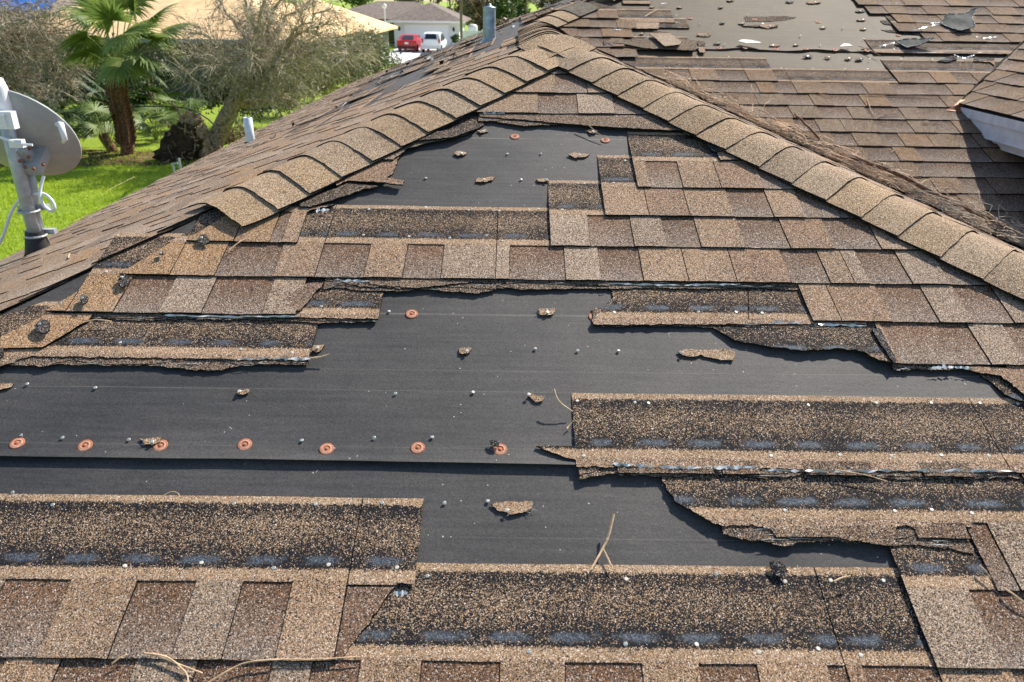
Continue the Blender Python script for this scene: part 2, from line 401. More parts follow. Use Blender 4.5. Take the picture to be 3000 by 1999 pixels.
def torn_into(mb, fr, poly, zf, thick, tone=None, s0=0.0, u0=0.0, dens=.03, vfix=None, top=0, edge=1):
    _ti(mb, fr, poly, zf, thick, tone, s0, u0, dens, vfix, top, edge)

# ---- near hip slope: two felt sheets
mb = MB()
def plane_strip(mb, fr, ss, ulo, uhi, hf, nu=40, mi=0):
    V = []; uv = []
    for s in ss:
        a, b = ulo(s), uhi(s)
        for i in range(nu + 1): u = a + (b - a) * i / nu; V.append(fr.at(u, s, hf(u, s))); uv.append((u, s))
    mb.add(V, [(j * (nu + 1) + i, j * (nu + 1) + i + 1, (j + 1) * (nu + 1) + i + 1, (j + 1) * (nu + 1) + i) for j in range(len(ss) - 1) for i in range(nu)], mi, uv)
plane_strip(mb, NEAR, [-.915, .2, .5, .8], lambda s: -hipx(s), lambda s: hipx(s), lambda u, s: 0.0)
FE = lambda u: .4235 - .007 * max(0, min(1, (u + .5) / .6)) + .0015 * nz(u * 6, 1, 2)
def upf(u, s):
    d = max(0, s - .42); return .0022 + (.0105 + .002 * nz(u * 3.5, 7, 1)) * math.exp(-d / .028) + .0012 * nz(u * 2, s * 3, 4)
V = []; uv = []; ds = [0, .006, .015, .03, .06, .1, .2, .4, .7, 1.0, 1.3, 1.6, 1.8, 1.995]; nu = 90
for d in ds:
    s_ = .4235 + d; a = hipx(s_)
    for i in range(nu + 1):
        u = -a + 2 * a * i / nu; s2 = s_ if d > .1 else FE(u) + d; V.append(NEAR.at(u, s2, upf(u, s2))); uv.append((u, s2))
mb.add(V, [(j * (nu + 1) + i, j * (nu + 1) + i + 1, (j + 1) * (nu + 1) + i + 1, (j + 1) * (nu + 1) + i) for j in range(len(ds) - 1) for i in range(nu)], 0, uv)
e0 = [Vector(V[i]) for i in range(nu + 1)]; e1 = [p - NEAR.N * .0012 for p in e0]; n = nu + 1
mb.add(e0 + e1, [(i, n + i, n + i + 1, i + 1) for i in range(nu)], 0)
near = mb.build('hip_slope', [M['felt']], house, True)
def felt_h(u, s): return 0.0 if s < FE(u) else upf(u, s)

# ---- intact shingles of the near slope
def spec(k, yd, items, end):
    """items: (x of the tab's left side in the 2353 px wide view, tone) at height yd"""
    xs = [D(x, yd)[0] for x, _ in items] + [D(end, yd)[0]]
    return [(xs[i], xs[i + 1], items[i][1], items[i][1] not in 'BD') for i in range(len(items))]
def seg(fr, k0, x0, x1, tabs, parent, seed, label=None, mats=SH, lift=0.0, step=.03, joints=None, maxlen=1.0):
    """lay shingles of at most about a metre along one course"""
    R = random.Random(seed)
    if tabs is None: tabs = rand_tabs(x0, x1, R)
    cuts = [x0]
    bs = [t[0] for t in tabs if x0 + .12 < t[0] < x1 - .12]
    if joints: cuts += joints
    else:
        last = x0
        for i, b in enumerate(bs):
            nxt = bs[i + 1] if i + 1 < len(bs) else x1
            if nxt - last > maxlen and b - last > .3: cuts.append(b); last = b
    cuts.append(x1); out = []
    for i in range(len(cuts) - 1):
        mb = MB(); a, b = cuts[i], cuts[i + 1]
        shingle_into(mb, fr, k0, a, b, tabs, seed * 10 + i, lift=lift, step=step)
        if not mb.f: continue
        o = mb.build('shingle', mats, parent); out.append(o)
        if label: o['label'] = label
    return out
def nseg(k, xa, xb, tabs, seed, **kw): return seg(NEAR, k * EX, xa, xb, tabs, near, seed, **kw)
def RX(k, x, y): return D(x, y)[0]
for k in range(-6, -1): nseg(k, -3, 3, None, 100 + k, step=.06)
# row -1
t = rand_tabs(-3, D(0, 1545)[0], random.Random(3)) + spec(-1, 1545, [(0, 'T'), (131, 'B'), (305, 'G'), (450, 'B'), (621, 'G'), (715, 'B'), (825, 'T'), (968, 'B'), (1148, 'T'), (1300, 'B'), (1475, 'T'), (1608, 'B'), (1740, 'T'), (1905, 'B'), (1945, 't'), (1985, 'B'), (2155, 'T'), (2325, 'B')], 2420)
t += rand_tabs(t[-1][1], 3, random.Random(4))
nseg(-1, -3, 3, t, 201, joints=[-1.95, D(60, 1545)[0] - .55, D(800, 1440)[0], D(1915, 1440)[0], 1.55, 2.4])
# row 0
t = rand_tabs(-3, D(-150, 1345)[0], random.Random(5)) + spec(0, 1345, [(-150, 'G'), (8, 'B'), (158, 'T'), (313, 'B'), (448, 'G'), (558, 'B'), (671, 'T')], 798)
e = D(962, 1250)[0]; e0_ = D(798, 1345)[0]
nseg(0, -3, e0_, t, 210, joints=[-2.3, -1.5])
# its torn right end: the headlap stays whole, the tab is ripped off along a diagonal
mb = MB(); z0 = lambda u, s: hgt(s) + T2 + TL * max(0, min(1, 1 - (s - .155) / .1)) + wav(u, s)
torn_into(mb, NEAR, rough_line([(e0_ + .001, EX, 0), (D(905, 1362)[0], EX, 1), (e, EX + .003, .5), (e, H, .3), (e0_ + .001, H, .2)], .0035, .01, 4), z0, T2, None, 0, e0_)
torn_into(mb, NEAR, rough_line([(e0_ + .001, .002, .3), D(792, 1508) + (1,), (D(905, 1362)[0], EX - .002, .2), (e0_ + .001, EX - .002, 0)], .004, .008, 9), lambda u, s: hgt(s) + TL, T2 + TL, tone_at('B', .1, 0, False), 0, e0_)
mb.build('shingle', SH, near)['label'] = 'shingle with its right lower corner ripped off'
xr = D(2145, 1528)[0]
t = [(xr, D(2240, 1390)[0], 'G', True), (D(2240, 1390)[0], D(2400, 1390)[0], 'B', False)] + rand_tabs(D(2400, 1390)[0], 3, random.Random(8))
nseg(0, xr, 3, t, 214)
# row 1 right, intact tabs from x=2220
x1 = D(2222, 1210)[0]
t = [(x1, D(2272, 1215)[0], 'B', False), (D(2272, 1215)[0], D(2450, 1215)[0], 'G', True)] + rand_tabs(D(2450, 1215)[0], 3, random.Random(9))
nseg(1, x1, 3, t, 220)
nseg(1, -3, D(-420, 1240)[0], None, 221)
# rows 2, 3, 4 right of the frame
x2 = D(2342, 1080)[0]
nseg(2, x2, 3, None, 222); nseg(3, D(2420, 960)[0], 3, None, 223)
t = rand_tabs(D(2345, 900)[0], 3, random.Random(12)); nseg(4, D(2345, 905)[0], 3, t, 224)
for k in (2, 3): nseg(k, -3, D(-330, 1050)[0], None, 230 + k)
# row 5 right
t = spec(5, 762, [(2012, 'T'), (2030, 'B'), (2130, 'B'), (2230, 'G'), (2312, 'B')], 2420); t += rand_tabs(t[-1][1], 3, random.Random(13))
nseg(5, D(2050, 836)[0], 3, t, 240)
# row 6
t = spec(6, 668, [(1838, 'T'), (1902, 't'), (2015, 'B'), (2117, 'G'), (2193, 'B'), (2280, 'G')], 2420); t += rand_tabs(t[-1][1], 3, random.Random(14))
nseg(6, D(1862, 740)[0], 3, t, 250)
def lefttab(k, tabs, seed, x1, cut):
    """the left end of a course: tabs trimmed on the slant towards the hip"""
    nseg(k, -3, x1, tabs, seed)
def hip_end(k): return -hipx(k * EX)
def slant(k, dx, seed, mbn='shingle'):
    """slanted tab end beside the hip; returns the x where whole tabs begin"""
    s0 = k * EX; xh = hip_end(k); a = xh + dx
    return a
t = spec(6, 650, [(195, 'O'), (300, 'B'), (400, 'W'), (495, 'B'), (628, 'G')], 703)
def left_course(k, tabs, x1, seed):
    s0 = k * EX; xa = tabs[0][0]; xh = hip_end(k)
    mb = MB(); zh = lambda u, s: hgt(s - s0) + T2 + TL * max(0, min(1, 1 - (s - s0 - .155) / .1)) + wav(u, s)
    shingle_into(mb, NEAR, s0, xa, x1, tabs, seed)
    # headlap runs on to the hip, the tab is trimmed on a slant
    b1 = xh + .07; b2 = -hipx(s0 + H) + .06
    torn_into(mb, NEAR, rough_line([(b1 + .13, s0 + EX, .2), (xa - .001, s0 + EX, 0), (xa - .001, s0 + H, 0), (b2, s0 + H, .3)], .003, .012, seed), zh, T2, None, s0, xa)
    torn_into(mb, NEAR, rough_line([(b1 + .05, s0 + .002, .3), (xa - .0012, s0 + .002, .3), (xa - .0012, s0 + EX - .001, 0), (b1 + .14, s0 + EX - .001, .2)], .002, .012, seed + 1), lambda u, s: hgt(s - s0) + T2 + TL + wav(u, s), T2 + TL, tone_at('O', .08, 0, True), s0, xa)
    mb.build('shingle', SH, near)
left_course(6, t, D(700, 690)[0], 260)
t = spec(7, 575, [(420, 'O'), (520, 'B'), (648, 'T'), (742, 'B'), (850, 'T'), (936, 'B'), (1020, 'G')], 1141)
left_course(7, t[:3], t[2][1], 270)
nseg(7, t[3][0], t[-1][1], t[3:], 271)
t = spec(7, 575, [(1141, 'W'), (1172, 'B'), (1295, 'W'), (1374, 'B'), (1466, 'T'), (1565, 'T'), (1671, 't'), (1790, 'B'), (1874, 'T'), (1927, 'G'), (1962, 'B'), (2052, 'G'), (2135, 'B')], 2300)
nseg(7, t[0][0], D(2330, 575)[0], t, 272)
# row 8
t = spec(8, 500, [(1262, 'W'), (1350, 'B'), (1446, 'G'), (1518, 'B'), (1592, 'T'), (1690, 'B'), (1787, 't'), (1885, 'B'), (1985, 'T')], 2100)
nseg(8, t[0][0], D(2180, 500)[0], t, 280)
t = spec(8, 505, [(560, 'O'), (640, 'B'), (665, 'T')], 702); left_course(8, t, D(700, 520)[0], 281)
t = spec(9, 440, [(1383, 'T'), (1480, 't'), (1570, 'T'), (1668, 'B'), (1755, 'T'), (1825, 'B')], 1960)
nseg(9, t[0][0], D(1990, 440)[0], t, 290)
t = spec(10, 380, [(1455, 'T'), (1485, 'B'), (1556, 'T'), (1640, 't'), (1735, 'B')], 1830)
nseg(10, t[0][0], D(1850, 380)[0], t, 300)
t = spec(13, 220, [(1080, 'T'), (1236, 'B'), (1324, 'W'), (1406, 'B')], 1560); nseg(13, -.8, .8, t, 310)
t = spec(14, 175, [(1130, 'T'), (1200, 'T'), (1276, 'B'), (1345, 'T')], 1440); nseg(14, -.6, .6, t, 311)
nseg(15, -.5, .5, [(-.5, -.08, 'T', True), (-.08, .04, 'B', False), (.04, .5, 'W', True)], 312)

# ---- torn remains of the near slope: outlines follow the pieces left on the felt
def zrow(k, extra=0.0):
    s0 = k * EX
    return lambda u, s: hgt(s - s0) + T2 + TL * max(0, min(1, 1 - (s - s0 - .155) / .1)) + wav(u, s) + extra
def DP(pts): return [D(p[0], p[1]) + ((p[2],) if len(p) > 2 else (1,)) for p in pts]
def remain(k, pts, seed, amp=.004, label=None, tone=None, extra=0.0, u0=None, fiber=True, name='shingle', curl=None):
    pl = rough_line(DP(pts), amp, .007, seed); mb = MB(); z = zrow(k, extra)
    zf = (lambda u, s: z(u, s) + curl(u, s)) if curl else z
    torn_into(mb, NEAR, pl, zf, T2 + (TL if k else 0), tone, k * EX, pl[0][0] if u0 is None else u0)
    o = mb.build(name, SH, near)
    if label: o['label'] = label
    return o
def band(k, v, x0, x1, y):    # points along a course line, x in view px
    a, b = D(x0, y)[0], D(x1, y)[0]; return a, b, k * EX + v
def strip(k, x0, x1, seed, vlo=.135, label=None, left=None, right=None, vtop=H):
    """a headlap strip whose tabs were ripped away: metres along the course"""
    s0 = k * EX; L = left or [(x0, s0 + vtop, .2), (x0, s0 + vlo, 1)]; Rr = right or [(x1, s0 + vlo, .2), (x1, s0 + vtop, .2)]
    pl = rough_line(L + Rr, .004, .007, seed); mb = MB()
    torn_into(mb, NEAR, pl, zrow(k), T2 + TL, None, s0, x0); o = mb.build('shingle', SH, near)
    if label: o['label'] = label
    return o
def frayed(k, x0, x1, vlo, vhi, seed, layers=2, fib=True, parent=None, fr=NEAR):
    """ragged remains of a tab sticking out under the next course"""
    s0 = k * EX; mb = MB(); R = random.Random(seed)
    for l in range(layers):
        n = max(2, int((x1 - x0) / .05)); pts = []
        for i in range(n + 1):
            u = x0 + (x1 - x0) * i / n; w = .5 + nz(u * 5, seed, l) + .35 * nz(u * 17, seed, l)
            pts.append((u, s0 + vhi - (vhi - vlo) * max(.15, min(1.1, w + .25 - .2 * l)), 1))
        pts += [(x1, s0 + vhi + .05, 0), (x0, s0 + vhi + .05, 0)]
        pl = rough_line(pts, .0045, .006, seed + l)
        z = lambda u, s: hgt(s - s0) + TL * (l + .2) - .0012 * l + wav(u, s)
        torn_into(mb, fr, pl, z, T2, (.20, .14, .095, .72), s0, x0, dens=.025, vfix=.1)
    if fib:
        for i in range(int((x1 - x0) * 16)):
            u = R.uniform(x0, x1); w = R.uniform(.008, .06); v = s0 + vhi - (vhi - vlo) * R.uniform(.0, .8)
            p = [fr.at(u + w * q, v + .0025 * nz(u * 9 + q * 3, i), hgt(v - s0) + .0015 + R.uniform(0, .003)) for q in (0, .3, .6, 1)]
            mb.tube(p, [.0004, R.uniform(.0006, .0014), R.uniform(.0006, .0012), .0003], 4, 2)
    return mb.build('torn_tab', SH + [M['fiber']], parent or near)

def S0(k): return k * EX
# row 4 strip, left
a, b = D(100, 805), D(735, 740)
xb = D(718, 790)[0]
o = strip(4, 0, 0, 41, label='torn shingle strip lying at the left, below the copper coloured tabs',
      left=[(D(255, 735)[0] - .2, S0(4) + H, .3), (-hipx(S0(4)) + .13, S0(4) + .19, .5), (-hipx(S0(4)) + .05, S0(4) + .136, 1)], right=[(xb, S0(4) + .136, .2), (xb, S0(4) + H, .2)])
frayed(4, -hipx(S0(4)) + .1, xb, .105, .145, 42)
# row 5, left
xe5 = D(875, 700)[0]
o = strip(5, D(560, 700)[0], xe5, 51); frayed(5, D(690, 730)[0], xe5 - .01, .118, .14, 52); frayed(5, D(200, 730)[0], D(690, 730)[0], .125, .142, 53)
mb = MB(); torn_into(mb, NEAR, rough_line(DP([(0, 805, .5), (100, 802, .6), (205, 737, .6), (215, 722, .3), (110, 722, .3), (-20, 790, .3)]), .003, .008, 3), zrow(5), T2 + TL, tone_at('O', .07, .3, True), S0(5), 0); mb.build('shingle', SH, near)
mb = MB(); torn_into(mb, NEAR, rough_line(DP([(-60, 900, .5), (0, 845, 1), (70, 820, 1), (108, 800, .6), (0, 803, .3), (-90, 860, .3)]), .005, .008, 3), zrow(4), T2 + TL, (.28, .2, .13, .8), S0(4), 0); mb.build('torn_tab', SH, near)
# row 5, right
remain(5, [(1410, 681, 1), (1360, 738, 1), (1365, 747, 1), (1720, 745, .6), (1718, 664, .1), (1700, 640, .1), (1400, 640, .2)], 54, label='torn headlap strip with a ragged left end right of a round cap', u0=D(1360, 738)[0])
remain(5, [(1721, 745, .5), (1990, 747, .6), (1990, 640, .1), (1722, 640, .1)], 55, u0=D(1722, 738)[0])
frayed(5, D(1365, 745)[0], D(1700, 745)[0], .122, .14, 56); frayed(5, D(1700, 745)[0], D(2010, 745)[0], .118, .14, 57)
# stubs of row 6 under row 7
frayed(6, D(745, 650)[0], D(1140, 650)[0], .095, .143, 61, 3); frayed(6, D(1140, 650)[0], D(1400, 655)[0], .112, .143, 62, 3); frayed(6, D(1400, 655)[0], D(1862, 658)[0], .12, .143, 63, 2)
remain(6, [(1085, 640, .4), (840, 640, .4), (852, 655, 1), (905, 661, 1), (955, 664, 1), (1010, 658, 1), (1085, 650, 1)], 64, tone=(.26, .18, .12, .75), name='torn_tab')
remain(6, [(705, 652, .3), (640, 700, 1), (690, 719, 1), (745, 650, 1)], 65, tone=tone_at('B', .08, 0, True), name='torn_tab')
# row 4 remains, right: the dark curled piece
remain(4, [(1640, 752, .3), (1690, 783, 1), (1780, 800, 1), (1850, 809, 1), (1930, 803, 1), (1985, 812, 1), (2020, 832, 1), (2048, 838, 1), (2010, 752, .3), (1990, 745, .2), (1650, 742, .2)], 44, .005, 'dark curled remnant with a wavy torn lower edge, right of centre', (.17, .12, .08, .55), extra=.004)
remain(5, [(2002, 760, .4), (2022, 800, 1), (2050, 842, 1), (2056, 836, .4), (2020, 757, .3)], 45, .003, tone=(.10, .09, .08, .4), extra=.003, name='torn_tab')
frayed(4, D(2050, 840)[0], D(2260, 848)[0], .125, .143, 46, 2)
remain(4, [(2190, 842, .4), (2240, 856, 1), (2300, 866, 1), (2345, 905, 1), (2380, 930, 1), (2420, 850, .3)], 47, .004, tone=tone_at('t', .06, 0, True))
remain(3, [(2240, 850, .5), (2280, 875, 1), (2310, 905, 1), (2345, 921, 1), (2400, 930, .4), (2400, 870, .4), (2330, 862, .8), (2300, 852, .4)], 48, .004, tone=(.22, .16, .11, .7))
# row 2, right: the long strip
xs2 = D(1320, 1000)[0]; xm = D(2257, 960)[0]
strip(2, xs2, xm - .001, 21, .126, 'long shingle strip whose tabs are gone, left end cut square')
strip(2, xm + .001, D(2345, 1080)[0] + .3, 22, .126)
frayed(2, xs2 + .005, D(1760, 1080)[0], .098, .14, 23, 2); frayed(2, D(1760, 1080)[0], D(2340, 1085)[0], .10, .14, 24, 2)
for a_, b_ in ((1420, 1640), (1660, 1745), (1850, 2010), (2120, 2235)):
    mb = MB(); aa, bb = D(a_, 1085)[0], D(b_, 1085)[0]
    grid_piece(mb, NEAR, S0(2) + .112, lin(aa, bb, .03), [0, .01, .022, .035], lambda u, v: hgt(.112 + v) + T2 + TL, T2 + TL, lambda u, v: (.21, .14, .09, .75), 0, .003, a_); mb.build('torn_tab', SH, near)
remain(2, [(1232, 1024, .6), (1255, 1035, 1), (1300, 1053, 1), (1325, 1058, .4), (1325, 1024, .3)], 25, .003, 'pointed scrap of shingle under the end of the long strip', u0=0, name='shingle_scrap')
# row 1, right: torn left on the diagonal
xt = D(2165, 1130)[0]
remain(1, [(1475, 1078, 1), (1518, 1090, 1), (1550, 1150, 1), (1600, 1180, 1), (1640, 1205, 1), (1720, 1209, 1), (1800, 1218, .6), (2200, 1210, .6), (2170, 1090, .1), (2140, 1030, .1), (1480, 1030, .2)], 11, .006, 'torn headlap strip with a slanting ripped left end', u0=D(1510, 1150)[0])
remain(1, [(2171, 1092, .1), (2201, 1210, .5), (2232, 1212, .4), (2250, 1030, .1), (2150, 1030, .1)], 12, .003, u0=xt)
frayed(1, D(1660, 1215)[0], D(2215, 1220)[0], .085, .135, 13, 2)
remain(1, [(1765, 1212, .4), (1785, 1237, 1), (1880, 1229, 1), (1935, 1240, 1), (1985, 1249, 1), (2050, 1256, 1), (2060, 1210, .3)], 14, .004, tone=(.24, .16, .10, .8), name='torn_tab')
for a_, b_ in ((1815, 1970), (2100, 2218)):
    mb = MB(); aa, bb = D(a_, 1215)[0], D(b_, 1215)[0]
    grid_piece(mb, NEAR, S0(1) + .11, lin(aa, bb, .03), [0, .01, .022, .035], lambda u, v: hgt(.11 + v) + T2 + TL, T2 + TL, lambda u, v: (.20, .125, .08, .75), 0, .003, a_); mb.build('torn_tab', SH, near)
# rows 8 to 12, remains beside the left hip and under row 13
remain(10, [(775, 432, .8), (800, 420, 1), (880, 424, 1), (925, 430, 1), (930, 420, 1), (890, 412, 1), (905, 400, 1), (912, 375, 1), (922, 350, 1), (870, 350, .3), (760, 410, .3)], 101, .005, 'ragged brown remnant beside the left hip caps', tone_at('t', .08, 0, True))
remain(9, [(690, 478, .6), (715, 480, 1), (790, 455, 1), (838, 436, 1), (870, 430, .5), (800, 422, .3), (690, 470, .3)], 91, .004, tone=(.24, .17, .11, .45))
remain(8, [(655, 487, .4), (690, 489, .8), (735, 480, 1), (770, 470, .5), (700, 470, .3)], 92, .004, tone=(.33, .24, .16, .8))
remain(11, [(860, 372, .6), (905, 372, 1), (935, 345, 1), (985, 330, 1), (1050, 318, 1), (1090, 300, 1), (1112, 285, 1), (1100, 262, .4), (1040, 280, .3), (960, 320, .3)], 111, .005, 'torn sliver of shingles below the left hip caps', (.30, .21, .14, .75))
remain(12, [(960, 330, .6), (1040, 322, 1), (1095, 300, 1), (1095, 290, .5), (1000, 310, .3)], 112, .004, tone=(.18, .13, .09, .5), extra=.002)
remain(12, [(1100, 264, .4), (1105, 270, 1), (1200, 277, 1), (1300, 287, 1), (1420, 297, 1), (1520, 302, 1), (1570, 304, .8), (1520, 258, .2), (1120, 255, .2)], 121, .004, 'frayed course remnant under the top rows', (.25, .17, .11, .75))
frayed(12, D(1100, 268)[0], D(1560, 285)[0], .07, .14, 122, 2)
remain(11, [(1640, 343, .6), (1655, 372, 1), (1720, 372, .4), (1735, 350, .3), (1680, 330, .3)], 113, .005, tone=tone_at('T', .08, 0, True))
frayed(7, D(520, 552)[0], D(700, 550)[0], .138, .147, 71, 1, False)

# ---- silver strips of release film showing in the tears
def film(k, x0, y0, x1, y1, w=.006, seed=0, fr=NEAR, parent=None, h=.016):
    mb = MB(); a, b = (D(x0, y0), D(x1, y1)) if fr is NEAR else (fr.uv(x0, y0), fr.uv(x1, y1)); n = 14; V = []
    for i in range(n + 1):
        q = i / n; u = a[0] + (b[0] - a[0]) * q; s = a[1] + (b[1] - a[1]) * q; ww = w * max(.06, .45 + 1.5 * nz(q * 9, seed, 1)) * min(1, 6 * q + .2, 6 * (1 - q) + .2)
        for sg in (-1, 1): V.append(fr.at(u, s + sg * ww / 2 + .004 * nz(q * 6, seed, 9), h + .004 * nz(q * 5, seed, sg) + (0.002 if sg > 0 else 0)))
    mb.add(V, [(2 * i, 2 * i + 2, 2 * i + 3, 2 * i + 1) for i in range(n)], 0)
    mb.build('film_strip', [M['film']], parent or near)
for i, a_ in enumerate([(625, 827, 715, 829, .011), (540, 830, 625, 826, .005), (1515, 1076, 1610, 1079, .009), (1620, 1078, 1735, 1076, .011), (1400, 1069, 1500, 1075, .008), (1750, 1083, 1900, 1086, .006), (1900, 1086, 2060, 1085, .007), (2100, 1084, 2330, 1085, .006), (2135, 849, 2190, 846, .014), (2190, 847, 2235, 850, .01), (1395, 655, 1560, 659, .006), (1560, 659, 1700, 656, .006), (725, 488, 757, 485, .02), (905, 1366, 938, 1366, .016), (380, 728, 560, 732, .008), (560, 731, 690, 730, .005), (770, 647, 850, 650, .009), (1870, 749, 1990, 752, .008), (1765, 743, 1840, 743, .008), (1110, 263, 1160, 264, .008)]): film(0, *a_, seed=i)

# ---- nails, capped nails, scraps
mb = MB()
mb.lathe([(.0005, 0), (.0018, .0005), (.0018, .0085), (.0058, .0088), (.0061, .0098), (.0048, .0108), (.001, .011)], 12)
nail0 = mb.build('nail', [M['nail']], near); nail_b = nail0.data.copy(); nail_b.materials[0] = M['nailp']
nail_used = [False]
def put(o0, fr, u, s, h, R, tilt=.25, sc=1.0, first=None, parent=None, data=None):
    if first is not None and not first[0]: o = o0; first[0] = True
    else: o = o0.copy(); COL.objects.link(o)
    if data: o.data = data
    T = Matrix.Translation(fr.at(u, s, h)) @ fr.basis() @ Matrix.Rotation(R.uniform(0, 6.28), 4, 'Z') @ Matrix.Rotation(R.uniform(-tilt, tilt), 4, 'X') @ Matrix.Scale(sc, 4)
    o.parent = parent or near; o.matrix_parent_inverse = Matrix(); o.matrix_basis = T
    return o
R = random.Random(21)
felt_nails = [(63, 884), (220, 893), (893, 717), (1230, 803), (1327, 807), (1421, 808), (908, 905), (1086, 903), (52, 1003), (146, 1008), (298, 1013), (694, 1015), (860, 1007), (993, 1007), (1131, 1025), (1020, 1155), (1121, 1152), (1166, 355), (1244, 355), (978, 411), (1197, 414), (30, 1131)]
strip_nails = {0: [(117, 1155), (535, 1153), (722, 1154), (877, 1150), (285, 1301), (462, 1294), (629, 1306), (755, 1299), (912, 1304)], -1: [(982, 1320), (1440, 1328), (1648, 1315), (1807, 1332), (1912, 1330), (2033, 1331), (1215, 1497), (1437, 1480), (1600, 1482), (1744, 1499), (1879, 1492), (1978, 1506)],
  2: [(1327, 917), (1460, 920), (1490, 922), (1858, 927), (2017, 921), (2143, 921), (2255, 922), (2342, 923), (1342, 1049), (1772, 1048), (1929, 1045), (2048, 1047), (2164, 1047), (2271, 1047)], 1: [(1802, 1173), (2056, 1175), (2142, 1172), (2233, 1180)], 4: [(277, 788), (552, 803), (671, 811)],
  5: [(1411, 717), (1606, 716), (1691, 717), (1751, 719), (738, 704)], 7: [(836, 540), (940, 543), (1033, 546), (1118, 540), (1153, 554), (848, 477), (977, 471), (1076, 478), (1147, 479)], 8: [(1292, 482), (1343, 417), (1237, 480)], 9: [(1410, 421), (1437, 365)], 10: [(1476, 368), (1642, 370)], 6: [(438, 547), (244, 625), (143, 702)]}
for (x, y) in felt_nails:
    u, s = DF(x, y); put(nail0, NEAR, u, s, felt_h(u, s) - .0025, R, .35, .68, nail_used)
for k, L in strip_nails.items():
    for (x, y) in L:
        u, s = D(x, y); put(nail0, NEAR, u, s, zrow(k)(u, s) - .006, R, .2, .68, nail_used, data=nail_b if R.random() < .55 else None)
mb = MB()
mb.lathe([(.0155, 0), (.0158, .0012), (.0140, .0020), (.0125, .0016), (.0095, .0030), (.0080, .0032), (.0072, .0020), (.0040, .0022), (.0032, .0034), (.0006, .0036)], 22, None, [0, 0, 0, 1, 1, 0, 0, 0, 0])
cap0 = mb.build('capped_nail', [M['rust'], M['rustl']], near, True); cap_used = [False]
for (x, y) in [(41, 1021), (197, 1027), (370, 1027), (563, 1024), (751, 1034), (960, 1031), (1149, 1035), (946, 722), (1366, 728), (1183, 314), (1391, 323)]:
    u, s = DF(x, y); put(cap0, NEAR, u, s, felt_h(u, s) + .0004, R, .06, 1.0, cap_used)
def scrap(fr, pts, parent, seed, tone=(.36, .26, .17, .95), h=.0008, bend=.004, amp=.004, nailxy=None, fh=None, conv=None):
    pl = rough_line([conv(*p) + (1,) if conv else DF(*p) + (1,) for p in pts], amp, .004, seed); cu = sum(p[0] for p in pl) / len(pl); cs = min(p[1] for p in pl)
    mb = MB(); fh = fh or felt_h
    torn_into(mb, fr, pl, lambda u, s: fh(u, s) + h + .0025 + bend * (nz(u * 30, s * 30, seed) * .5 + .5) , .0035, tone, 0, 0, .012, .1 if tone[3] < .9 else .33)
    for i in range(5):
        q = pl[rnd.randrange(len(pl))]; dx, dy = rnd.uniform(-.012, .012), rnd.uniform(-.007, .004)
        p0 = fr.at(q[0], q[1], fh(*q) + h + .003); p1 = fr.at(q[0] + dx, q[1] + dy, fh(*q) + h + .005)
        mb.tube([p0, (p0 + p1) / 2 + fr.N * .001, p1], [.0006, .0005, .0002], 3, 2)
    return mb.build('shingle_scrap', SH + [M['fiber']], parent)
for i, (pts, nl) in enumerate([([(1240, 726), (1238, 712), (1275, 710), (1273, 722), (1258, 728)], (1257, 723)), ([(716, 808), (722, 797), (747, 796), (738, 808), (728, 813)], (731, 804)), ([(1055, 814), (1056, 801), (1082, 802), (1080, 812), (1070, 816)], (1073, 812)),
    ([(545, 909), (548, 899), (573, 898), (572, 906), (560, 911)], (553, 905)), ([(322, 1012), (372, 1010), (370, 1020), (352, 1028), (335, 1026)], (353, 1023)), ([(1212, 912), (1222, 906), (1240, 912), (1251, 917), (1246, 925), (1230, 926)], (1215, 912)),
    ([(1556, 810), (1570, 806), (1678, 806), (1688, 812), (1684, 831), (1660, 830), (1630, 824), (1610, 818), (1590, 822), (1568, 820)], (1567, 816)), ([(1127, 1160), (1140, 1155), (1215, 1154), (1226, 1158), (1222, 1170), (1200, 1180), (1170, 1183), (1148, 1176)], (1166, 1176)),
    ([(1045, 353), (1058, 350), (1072, 354), (1066, 360), (1050, 360)], (1060, 357)), ([(1092, 420), (1095, 412), (1138, 408), (1132, 417), (1110, 421)], (1112, 417)), ([(1305, 358), (1318, 352), (1355, 358), (1345, 364), (1322, 366)], (1331, 362)), ([(1347, 302), (1360, 299), (1374, 303), (1368, 309), (1355, 309)], (1362, 307)),
    ([(1232, 414), (1258, 413), (1262, 420), (1240, 420)], (1256, 418)), ([(-20, 886), (33, 884), (25, 893), (0, 900), (-20, 904)], None), ([(1097, 303), (1118, 299), (1122, 304), (1105, 309)], (1110, 306))]):
    scrap(NEAR, pts, near, 300 + i)
    if nl: u, s = DF(*nl); put(nail0, NEAR, u, s, felt_h(u, s) + .003, R, .3, .72, nail_used, data=nail_b if i % 2 else None)
